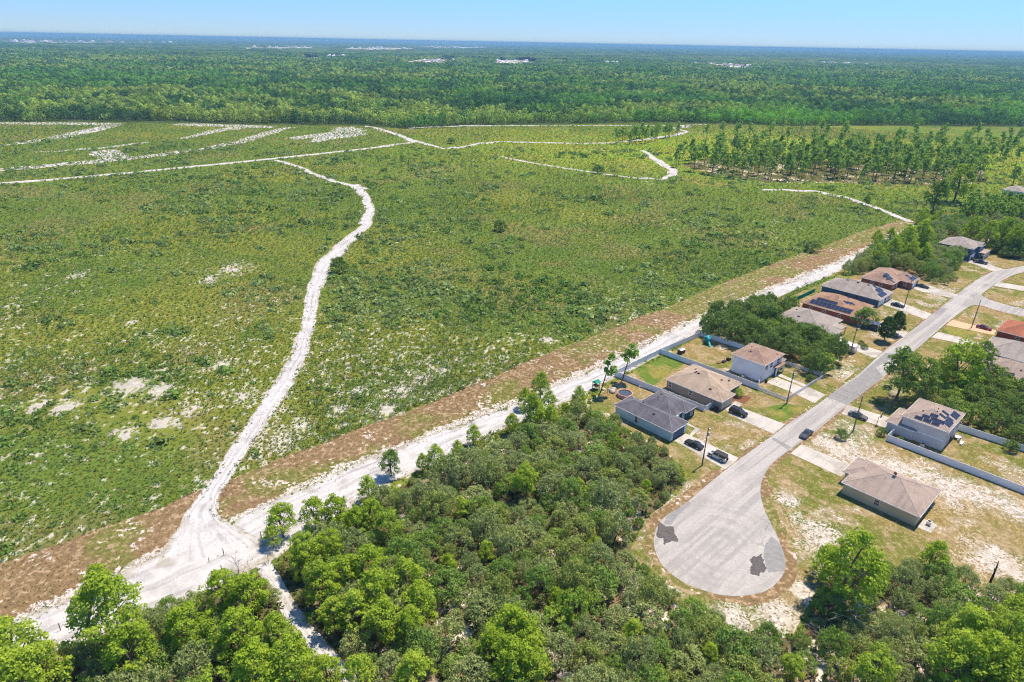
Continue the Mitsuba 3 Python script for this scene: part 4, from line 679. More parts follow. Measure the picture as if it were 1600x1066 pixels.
    if kind == 'boxy':
        sp = trimesh.creation.cylinder(0.38, 0.22, sections=16); sp.apply_transform(trimesh.transformations.rotation_matrix(np.pi / 2, (0, 1, 0))); sp.apply_translation((x0 - 0.1, 0, 1.0)); put_('spare_wheel', sp, 'tyre')
        for s in (-1, 1):
            for wx in (x1 - 0.92, x0 + 0.98): put_('fender', hull([(wx + dx, s * (hw - 0.02 + dy), z) for dx, z in ((-0.5, 0.7), (0.5, 0.7), (-0.38, 0.88), (0.38, 0.88)) for dy in (0, 0.07)]), 'black_metal')
        put_('bonnet_panel', bx(1.25, 1.75, -0.42, 0.42, belt - 0.03, belt + 0.012), 'black_metal')
    if kind == 'pickup': put_('bed', bx(x0 + 0.15, -1.0, -hw + 0.12, hw - 0.12, belt - 0.02, belt + 0.02), 'black_metal')
    return c
up, dn = TH + math.pi / 2, TH - math.pi / 2
for a in [('parked_car', 'black saloon parked in front of the dark roofed house garage', 'car', (45.4, 138.03), 2.33, 'paint_black', 'sedan'), ('off_road_car', 'silver boxy off-road car with black roof and spare wheel', 'car', (49.84, 132.94), 2.33, 'paint_silver', 'boxy'), ('parked_car', 'large black car on the driveway of the taupe house', 'car', (61.18, 154.02), -0.812, 'paint_black', 'suv'), ('moving_car', 'dark blue saloon standing on the street itself', 'car', (75.35, 143.74), 3.901, 'paint_navy', 'sedan'), ('parked_car', 'dark grey saloon across from the white house driveway', 'car', (93.17, 153.55), -0.812, 'paint_gray', 'sedan'), ('parked_car', 'black car on the driveway of the slate blue house', 'car', (148.13, 237.99), -0.812, 'paint_black', 'sedan'), ('parked_car', 'black car beside the red brick house garage', 'car', (170.47, 260.75), -0.812, 'paint_black', 'sedan'), ('parked_car', 'dark blue pickup truck in front of the navy two-storey house', 'car', (217.6, 296.96), -0.812, 'paint_blue', 'pickup'), ('parked_car', 'black car close to the navy house garage door', 'car', (216.5, 302.36), -0.812, 'paint_black', 'sedan'), ('parked_car', 'dark red saloon on the peach driveway', 'car', (167.99, 217.14), -0.812, 'paint_red', 'sedan'), ('parked_car', 'dark blue car under the canopy beside the round trees', 'car', (127.09, 215.15), 2.33, 'paint_blue', 'suv')]: vehicle(*a)
t = thing('cargo_trailer', 'white box trailer parked under the trees beside a utility pole', 'trailer'); o = (109.26, 196.27)
def pt(nm, m, bs): return part(t, nm, moved(m, o[0], o[1], up), bs)
pt('box', cat([hull([(x, y, z) for x in (-3, 3) for y in (-1.15, 1.15) for z in (0.5, 2.55)] + [(x, y, 2.68) for x in (-2.9, 2.9) for y in (-1.0, 1.0)])]), 'paint_white'); pt('hitch', tube([(3, 0, 0.55), (4.1, 0, 0.5)], 0.06), 'black_metal'); pt('roof_vent', bx(-0.3, 0.3, -0.3, 0.3, 2.66, 2.82), 'alu'); pt('lower_band', cat([bx(-3.02, 3.02, -1.17, 1.17, 0.48, 1.15)]), 'wall_gray')
for x in (-0.45, 0.45):
    for y in (-1.1, 1.1):
        w = trimesh.creation.cylinder(0.36, 0.22, sections=16); w.apply_transform(trimesh.transformations.rotation_matrix(np.pi / 2, (1, 0, 0))); w.apply_translation((x, y * 1.06, 0.36)); pt('wheel', w, 'tyre')

# ------------------------------------------------------------------ poles, wires, yard things
poles = [(45.29, 129.72, 'utility pole at the foot of the dark roofed house driveway'), (76.54, 160.14, 'utility pole on the green verge by the picket fence'), (88.4, 146.09, 'utility pole across the street from the driveways, left of the grey house'), (109.39, 193.35, 'utility pole beside the white box trailer'), (151.29, 238.84, 'utility pole beside the black car of the slate blue house'), (164.2, 218.12, 'utility pole beside the peach driveway')]
for i, (x, y, lab) in enumerate(poles):
    p = thing('utility_pole', lab, 'utility pole', None)
    part(p, 'shaft', tube([(x, y, 0), (x + 0.05, y, 5), (x + 0.12, y + 0.05, 10.4)], [0.17, 0.14, 0.10], 8), 'pole_wood', True)
    part(p, 'insulator', cyl(x + 0.12, y + 0.05, 10.4, 10.75, 0.05, 8), 'trim_white')
    if i in (0, 1, 3): part(p, 'transformer', cat([cyl(x + 0.42, y - 0.1, 8.3, 9.25, 0.24, 12), bx(x, x + 0.3, y - 0.14, y - 0.06, 8.6, 8.7)]), 'alu')
    part(p, 'bracket', cat([tube([(x + 0.1, y, 9.6), (x + 0.9 * CA, y + 0.9 * SA, 9.85)], 0.035)]), 'black_metal')
    if i == 0: part(p, 'lamp', hull([(x + 0.85 * CA + a, y + 0.85 * SA + b, 9.72 + c) for a in (-0.2, 0.2) for b in (-0.12, 0.12) for c in (0, 0.15)]), 'trim_white')
def wire(a, b, za, zb, sag=0.6):
    u = np.linspace(0, 1, 14); q = np.column_stack([a[0] + (b[0] - a[0]) * u, a[1] + (b[1] - a[1]) * u, za + (zb - za) * u - 4 * sag * u * (1 - u)])
    k_ = thing('overhead_wire', 'thin dark overhead wire slung between the utility poles of the street', 'wire', 'overhead wires along the street'); put(k_, tube(q, 0.022, 4), 'black_metal')
for i, j in ((0, 1), (1, 3), (3, 4), (2, 1)):
    for z in (10.6, 9.0): wire(poles[i], poles[j], z, z)
for x, y, s, lab in [(-73.81, 79.13, 1.6, 'lone dark post at the near edge of the sand road, lower left'), (-54.09, 97.17, 1.7, 'leaning post where the sand track meets the road'), (-56.15, 95.42, 1.0, 'short post left of the leaning one'), (-48.84, 102.31, 1.5, 'dark post on the sand beside the first pines')]:
    put(tag(key_for('fence_post'), lab, 'post'), tube([(x, y, 0), (x + 0.03, y, s)], 0.07, 6), 'pole_wood')
# play tower, swing, pool, bins and so on
x, y = (64.88, 199.76); t = thing('play_tower', 'teal plastic climbing tower in the yard of the white house', 'playset')
part(t, 'deck', cat([moved(bx(-0.9, 0.9, -0.9, 0.9, 1.2, 1.32), x, y, TH)] + [moved(bx(a - 0.06, a + 0.06, b - 0.06, b + 0.06, 0, 2.4), x, y, TH) for a in (-0.8, 0.8) for b in (-0.8, 0.8)]), 'teal_plastic')
part(t, 'roof', moved(hull([(-1, -1, 2.3), (1, -1, 2.3), (1, 1, 2.3), (-1, 1, 2.3), (-0.8, 0, 2.9), (0.8, 0, 2.9)]), x, y, TH), 'teal_plastic'); part(t, 'slide', moved(hull([(0.9, -0.3, 1.3), (0.9, 0.3, 1.3), (3.0, -0.3, 0.12), (3.0, 0.3, 0.12), (3.0, 0, 0.02), (0.9, 0, 1.2)]), x, y, TH - 2.2), 'teal_plastic')
x, y = (24.28, 166.58); t = thing('wooden_playset', 'wooden playset with a green canopy at the corner of the back yard', 'playset')
part(t, 'frame', cat([moved(bx(a - 0.07, a + 0.07, b - 0.07, b + 0.07, 0, 2.3), x, y, TH) for a in (-0.7, 0.7) for b in (-0.7, 0.7)] + [moved(bx(-0.8, 0.8, -0.8, 0.8, 1.2, 1.3), x, y, TH)]), 'cedar')
part(t, 'canopy', moved(hull([(-0.95, -0.95, 2.3), (0.95, -0.95, 2.3), (-0.95, 0.95, 2.3), (0.95, 0.95, 2.3), (-0.95, 0, 2.95), (0.95, 0, 2.95)]), x, y, TH), 'green_canvas')
part(t, 'swing_beam', moved(cat([tube([(0.7, 0, 2.2), (3.6, 0, 2.2)], 0.07), tube([(3.6, 0, 2.2), (3.9, 0.8, 0)], 0.06), tube([(3.6, 0, 2.2), (3.9, -0.8, 0)], 0.06)]), x, y, TH - 1.3), 'cedar'); part(t, 'slide', moved(hull([(0.8, -0.25, 1.3), (0.8, 0.25, 1.3), (2.9, -0.25, 0.1), (2.9, 0.25, 0.1), (2.9, 0, 0.03)]), x, y, TH - 0.9), 'trim_tan')
x, y = (31.97, 162.75); t = thing('round_pool', 'round above-ground pool with dark water behind the dark roofed house', 'pool')
part(t, 'wall', trimesh.Trimesh(*(lambda m: (np.asarray(m.vertices) + [x, y, 0.55], m.faces))(trimesh.creation.annulus(1.95, 2.15, 1.1, sections=36)), process=False), 'pink_plastic'); part(t, 'water', cyl(x, y, 0.0, 0.85, 1.94, 36), 'pool_blue')
x, y = (36.8, 162.57); t = thing('yard_light', 'slim lamp post with a curved arm beside the pool', 'lamp post'); part(t, 'post', tube([(x, y, 0), (x, y, 3.0)], 0.06), 'alu'); part(t, 'arm', tube([(x, y, 3.0), (x - 0.3, y + 0.1, 3.25), (x - 0.8, y + 0.3, 3.2)], 0.04), 'trim_white'); part(t, 'lamp', hull([(x - 0.8 + a, y + 0.3 + b, 3.12 + c) for a in (-.15, .15) for b in (-.1, .1) for c in (0, .1)]), 'trim_white')
x, y = (54.38, 191.85); t = thing('storage_box', 'black storage box with a pale lid in the fenced yard', 'storage box'); part(t, 'body', moved(bx(-1.1, 1.1, -0.75, 0.75, 0, 1.35), x, y, TH), 'black_metal'); part(t, 'lid', moved(hull([(a, b, 1.36) for a in (-1.15, 1.15) for b in (-0.8, 0.8)] + [(a, 0, 1.6) for a in (-1.1, 1.1)]), x, y, TH), 'alu')
for i, (x, y, bs, lab) in enumerate([(54.77, 155.82, 'black_metal', 'black wheeled bin beside the taupe house wall, nearer the fence gate'), (55.59, 155.34, 'black_metal', 'black wheeled bin beside the taupe house garage, right one of two'), (101.62, 146.51, 'black_metal', 'dark bin against the grey two-storey house wall'), (75.02, 172.56, 'vent_dark', 'dark brown bin beside the white house garage')]):
    t = thing('wheeled_bin', lab, 'bin'); part(t, 'body', moved(hull([(a, b, 0.08) for a in (-.25, .25) for b in (-.25, .25)] + [(a, b, 1.0) for a in (-.33, .33) for b in (-.33, .33)]), x, y, TH), bs); part(t, 'lid', moved(hull([(a, b, 1.01) for a in (-.36, .36) for b in (-.36, .36)] + [(-.2, b, 1.1) for b in (-.3, .3)]), x, y, TH), bs)
    part(t, 'wheel', cyl(x, y, 0.0, 0.08, 0.2), 'tyre')
def ac(s, t_, lab, pad=True):
    t = thing('air_conditioner', lab, 'air conditioner'); part(t, 'case', bx(s - 0.42, s + 0.42, t_ - 0.42, t_ + 0.42, 0.12, 0.95), 'alu', rot=True); part(t, 'fan_grille', cyl(s, t_, 0.95, 0.98, 0.34, 20), 'black_metal', rot=True); part(t, 'pad', bx(s - 0.6, s + 0.6, t_ - 0.6, t_ + 0.6, 0.012, 0.12), 'concrete_mat', rot=True)
ac(139.2, 19.6, 'air conditioner on a white pad behind the cream house'); ac(171.0, 79.6, 'air conditioner against the white two-storey house'); ac(170.6, 30.6, 'air conditioner beside the grey two-storey house wall')
poly_sheet('patio', Polygon([street(*q) for q in ((136.6, 20.9), (140.6, 20.9), (140.6, 18.4), (136.6, 18.4))]), 0.05, 'concrete_mat', 'small white concrete patio behind the cream house')
x, y = (102.22, 144.4); t = thing('pressure_tank', 'white domed water tank between the grey house and its fence', 'tank'); part(t, 'shell', cat([cyl(x, y, 0, 1.5, 0.42, 20), tube([(x, y, 1.5), (x, y, 1.7), (x, y, 1.78)], [0.42, 0.3, 0.05], 20)]), 'trim_white', 40); part(t, 'pipe', tube([(x + 0.4, y, 0.3), (x + 0.9, y, 0.3), (x + 0.9, y, 0)], 0.05), 'alu')
x, y = (95.96, 149.11); t = thing('basketball_hoop', 'portable basketball hoop standing beside the driveway', 'basketball hoop'); part(t, 'base', moved(hull([(a, b, 0) for a in (-.6, .6) for b in (-.4, .4)] + [(a, b, 0.18) for a in (-.4, .4) for b in (-.3, .3)]), x, y, TH), 'black_metal'); part(t, 'pole', tube([(x, y, 0.1), (x, y, 2.6), (x + 0.3 * SA, y - 0.3 * CA, 3.1)], 0.06), 'black_metal')
part(t, 'backboard', moved(bx(-0.65, 0.65, -0.03, 0.03, 2.85, 3.7), x + 0.5 * SA, y - 0.5 * CA, TH), 'black_metal'); part(t, 'rim', moved(cat([tube([(0.24 * math.cos(q), -0.3 + 0.24 * math.sin(q), 3.05) for q in np.linspace(0, 6.28, 13)], 0.02, 5)]), x + 0.5 * SA, y - 0.5 * CA, TH), 'lamp_red')
for i, (x, y, lab) in enumerate([(123.12, 198.38, 'mailbox at the end of the driveway with the box trailer'), (132.04, 208.16, 'mailbox by the pale concrete apron')]):
    t = thing('mailbox', lab, 'mailbox'); part(t, 'post', cyl(x, y, 0, 1.1, 0.06), 'pole_wood'); part(t, 'box', moved(hull([(a, b, z) for a in (-.28, .28) for b, z in ((-.11, 1.1), (.11, 1.1), (-.11, 1.25), (.11, 1.25), (0, 1.34))]), x, y, up), 'black_metal')
t = thing('patio_furniture', 'jumble of white patio chairs and table behind the grey house', 'patio furniture')
x, y = (113.78, 143.61)
part(t, 'table', cat([cyl(x, y, 0.68, 0.74, 0.75, 20), cyl(x, y, 0, 0.68, 0.06)]), 'trim_white')
for q in (0.3, 1.7, 3.0, 4.4): part(t, 'chair', moved(cat([bx(-.25, .25, -.25, .25, .4, .46), bx(-.25, .25, .2, .25, .46, .95)] + [bx(a, a + .05, b, b + .05, 0, .4) for a in (-.25, .2) for b in (-.25, .2)]), x + 1.3 * math.cos(q), y + 1.3 * math.sin(q), q - 1.57), 'trim_white')
part(t, 'bench', moved(cat([bx(-.9, .9, -.3, .3, .38, .46), bx(-.9, .9, .25, .32, .46, .95), bx(-.85, -.75, -.3, .3, 0, .38), bx(.75, .85, -.3, .3, 0, .38)]), x - 0.4, y - 2.4, TH), 'trim_white')
t = thing('yard_clutter', 'pile of dark garden tools and barrows behind the white house', 'garden clutter'); x, y = (66.45, 185.86)
for i, (a, b, c, d) in enumerate(((0, 0, 1.6, 0.7), (1.6, 1.2, 1.0, 1.1), (2.4, 2.0, 0.9, 0.9), (-1.6, -0.6, 1.9, 0.35))): part(t, ('crate', 'barrow', 'bag', 'frame')[i], moved(hull([(q * c / 2, w * 0.4, z * d) for q in (-1, 1) for w in (-1, 1) for z in (0, 0.8)] + [(0, 0, d)]), x + a, y + b, TH + i), ('black_metal', 'vent_dark', 'paint_gray', 'cedar')[i])
x, y = (28.82, 164.86)
for i, (a, b, r) in enumerate(((0, 0, 0.9), (0.6, 1.5, 0.7), (-0.9, 1.4, 0.5))):
    m = trimesh.creation.icosphere(3, r); v = np.asarray(m.vertices); v *= (0.75 + 0.5 * meshkit.fbm(v * 1.6 + i * 9, 3))[:, None]; v[:, 2] *= 0.75
    put(tag(key_for('boulder'), ('large pale boulder in the back yard near the pool', 'middle sized pale boulder beside the large one', 'smallest pale boulder toward the sand road')[i], 'boulder'), trimesh.Trimesh(v + [x + a, y + b, r * 0.3], m.faces, process=False), 'deadwood', True)
t = thing('carport_canopy', 'dark blue canopy with a white frame over the brick house drive', 'canopy'); x, y = (126.91, 215.72)
part(t, 'cover', moved(cat([hull([(a, b, 2.3) for a in (-2.9, 2.9) for b in (-1.7, 1.7)] + [(a, 0, 3.0) for a in (-2.9, 2.9)])]), x, y, up), 'wall_navy')
for a in (-2.8, 2.8):
    for b in (-1.6, 1.6): part(t, 'leg', moved(cyl(a, b, 0, 2.3, 0.06), x, y, up), 'trim_white')
poly_sheet('mulch_bed', Polygon([street(*q) for q in ((156.0, 74.9), (160.5, 74.9), (161.0, 72.2), (157.0, 71.8))]).buffer(0.5), 0.016, 'mulch', 'red-brown mulch bed in front of the taupe house')
# ------------------------------------------------------------------ trees
def leaves(cen, nrm, size, jit, rg):
    n = nrm + rg.normal(0, jit, nrm.shape); n /= np.linalg.norm(n, axis=1, keepdims=True) + 1e-9
    t = np.cross(n, rg.normal(0, 1, n.shape)); t /= np.linalg.norm(t, axis=1, keepdims=True) + 1e-9
    b = np.cross(n, t); s = (size * rg.uniform(0.7, 1.3, len(cen)))[:, None]
    v = np.stack([cen + t * s, cen - t * s * 0.55 + b * s * 0.7, cen - t * s * 0.55 - b * s * 0.7], 1).reshape(-1, 3)
    return trimesh.Trimesh(v, np.arange(len(v)).reshape(-1, 3), process=False)
def sph(n, rg, up=0.0):
    d = rg.normal(0, 1, (n, 3)); d[:, 2] += up; return d / np.linalg.norm(d, axis=1, keepdims=True)
def puffs(cen, rad, per, size, rg, jit=0.45, up=0.5, flat=0.8):
    d = sph(len(cen) * per, rg, up); c = np.repeat(cen, per, 0) + d * np.repeat(rad, per)[:, None] * [1, 1, flat] * rg.uniform(0.7, 1.05, (len(d), 1))
    return leaves(c, d, np.full(len(c), size), jit, rg)
def limbs(base_z, top, cen, rg, r0, n=7):
    ms = [tube([(0, 0, -0.1), (rg.normal(0, .12), rg.normal(0, .12), top * 0.5), (rg.normal(0, .2), rg.normal(0, .2), top)], [r0, r0 * 0.75, r0 * 0.3], 7)]
    for i in rg.choice(len(cen), min(n, len(cen)), replace=False):
        z = base_z + (top - base_z) * rg.uniform(0, 0.7); c = cen[i] * [0.85, 0.85, 0.95]
        ms.append(tube([(0, 0, min(z, c[2])), (c[0] * 0.5, c[1] * 0.5, (z + c[2]) / 2 + 0.1), tuple(c)], [r0 * 0.45, r0 * 0.3, r0 * 0.12], 4))
    return cat(ms)
def kind(key, trunk, crown, bark, leafs):
    scene[key] = {'type': 'shapegroup', 'trunk': mikit.ply(trunk, bark), 'crown': mikit.ply(crown, leafs)}
    return key
def sand_pine(key, seed, n=84, per=52, leaf_='leaf_pine', tall=1.0, size=0.046):
    """unit tree: crown radius 1, about 2.4 high; many rounded puffs of needles"""
    rg = np.random.default_rng(seed); d = sph(n, rg, 0.25); r = rg.uniform(0.35, 1.0, n) ** 0.5
    lob = 0.66 + 0.62 * meshkit.fbm(d * 1.4 + seed, 2)
    cen = d * (r * lob)[:, None] * [0.82, 0.82, 1.0 * tall]; cen[:, 2] += 1.25 * tall
    cen[:, :2] *= np.clip(1.45 - 0.40 * cen[:, 2:3] / tall, 0.45, 1.2); cen[:, 2] = np.maximum(cen[:, 2], (0.35 if tall == 1.0 else 0.22) * tall)
    return kind(key, limbs(0.3 * tall, 2.0 * tall, cen, rg, 0.055, 9), puffs(cen, rg.uniform(0.13, 0.24, n), per, size, rg, 0.45, 0.8), 'bark', leaf_)
def oak(key, seed, n=66, per=44, leaf_='leaf_oak', size=0.052, bark='bark', low=0.25):
    """unit tree: broad dome, crown radius 1, about 1.6 high"""
    rg = np.random.default_rng(seed); d = sph(n, rg, 0.45); d[:, 2] = np.abs(d[:, 2])
    lob = 0.68 + 0.6 * meshkit.fbm(d * 1.7 + seed, 2); r = rg.uniform(0.55, 1.0, n) ** 0.5
    cen = d * (r * lob)[:, None] * [1, 1, 0.95]; cen[:, 2] += low + 0.12
    return kind(key, limbs(0.2, 1.0, cen, rg, 0.06, 9), puffs(cen, rg.uniform(0.14, 0.30, n), per, size, rg, 0.6, 0.45), bark, leaf_)
def tall_pine(key, seed, n=26, per=22, size=0.05, leaf_='leaf_grove', lo=0.5, wide=0.2):
    """unit height; bare trunk below a loose crown"""
    rg = np.random.default_rng(seed); z = rg.uniform(lo, 1.0, n) ; a = rg.uniform(0, 6.28, n)
    r = wide * np.sqrt(np.clip((1.03 - z) / (1.03 - lo), 0, 1)) * rg.uniform(0.2, 1.0, n) * np.clip((z - lo) / 0.08 + 0.35, 0, 1)
    cen = np.column_stack([r * np.cos(a), r * np.sin(a), z])
    tr = [tube([(0, 0, -0.01), (rg.normal(0, .008), rg.normal(0, .008), 0.5), (0, 0, 0.97)], [0.016, 0.012, 0.004], 6)] + [tube([(0, 0, c[2] - 0.03), tuple(c)], [0.005, 0.002], 3) for c in cen[:14]]
    return kind(key, cat(tr), puffs(cen, rg.uniform(0.04, 0.075, n), per, size * 0.62, rg, 0.5, 0.6), 'bark', leaf_)
PINES = [sand_pine(f'kind_pine_{i}', 100 + i) for i in range(6)]
TPINES = [sand_pine(f'kind_tall_pine_{i}', 140 + i, 105, 50, 'leaf_pine', 1.18) for i in range(3)]
DPINES = [sand_pine(f'kind_dark_pine_{i}', 160 + i, 100, 50, 'leaf_dark_pine', 1.08) for i in range(3)]
OAKS = [oak(f'kind_oak_{i}', 200 + i, leaf_=('leaf_oak', 'leaf_oak_green', 'leaf_oak', 'leaf_oak_green', 'leaf_oak', 'leaf_oak_olive', 'leaf_oak_green', 'leaf_oak')[i]) for i in range(8)]
LOAKS = [oak(f'kind_live_oak_{i}', 230 + i, 60, 30, 'leaf_oak_dark', 0.075) for i in range(4)]
MOAKS = [oak(f'kind_mid_oak_{i}', 250 + i, 44, 22, 'leaf_oak', 0.085) for i in range(4)]
GOAKS = [oak(f'kind_gray_oak_{i}', 270 + i, 60, 16, 'leaf_gray', 0.035, 'deadwood') for i in range(2)]
LIME = [oak(f'kind_lime_{i}', 290 + i, 40, 30, 'leaf_lime', 0.09) for i in range(2)]
TALL = [tall_pine(f'kind_slash_{i}', 300 + i, 26, 20, 0.075, 'leaf_grove', 0.42, 0.32) for i in range(6)]
YARD = [tall_pine(f'kind_yard_{i}', 330 + i, 20, 46, 0.045, 'leaf_grove', 0.55, 0.22) for i in range(2)]
COL = [sand_pine(f'kind_column_{i}', 340 + i, 150, 60, 'leaf_cypress', 1.25, 0.06) for i in range(2)]
trng = np.random.default_rng(5)
def plant(name, group_key, x, y, s, label, group=None, sz=None, cat_='tree', key=None, lean=0.0):
    k = key or tag(key_for(name), label, cat_, group)
    M = T().translate([float(x), float(y), 0.0])
    if lean: M = M @ T().rotate([0.3, 1, 0], float(lean))
    M = M @ T().rotate([0, 0, 1], float(trng.uniform(0, 360))) @ T().scale([float(s), float(s), float(sz or s)])
    scene[k] = {'type': 'instance', 'to_world': M, 'shape': {'type': 'ref', 'id': group_key}}
    return k
def pick(seq): return seq[trng.integers(len(seq))]
def poisson(poly, dmin, tries, rg, avoid=()):
    b = poly.bounds; p = rg.uniform([b[0], b[1]], [b[2], b[3]], (tries, 2)); p = p[inside(poly, p)]
    cell, out, hashed = dmin, [], {}
    for q in list(avoid): hashed.setdefault((int(q[0] // cell), int(q[1] // cell)), []).append(q)
    for q in p:
        i, j = int(q[0] // cell), int(q[1] // cell)
        if all((q[0] - o[0]) ** 2 + (q[1] - o[1]) ** 2 > dmin * dmin for a in (-1, 0, 1) for b_ in (-1, 0, 1) for o in hashed.get((i + a, j + b_), ())):
            hashed.setdefault((i, j), []).append(q); out.append(q)
    return np.array(out)
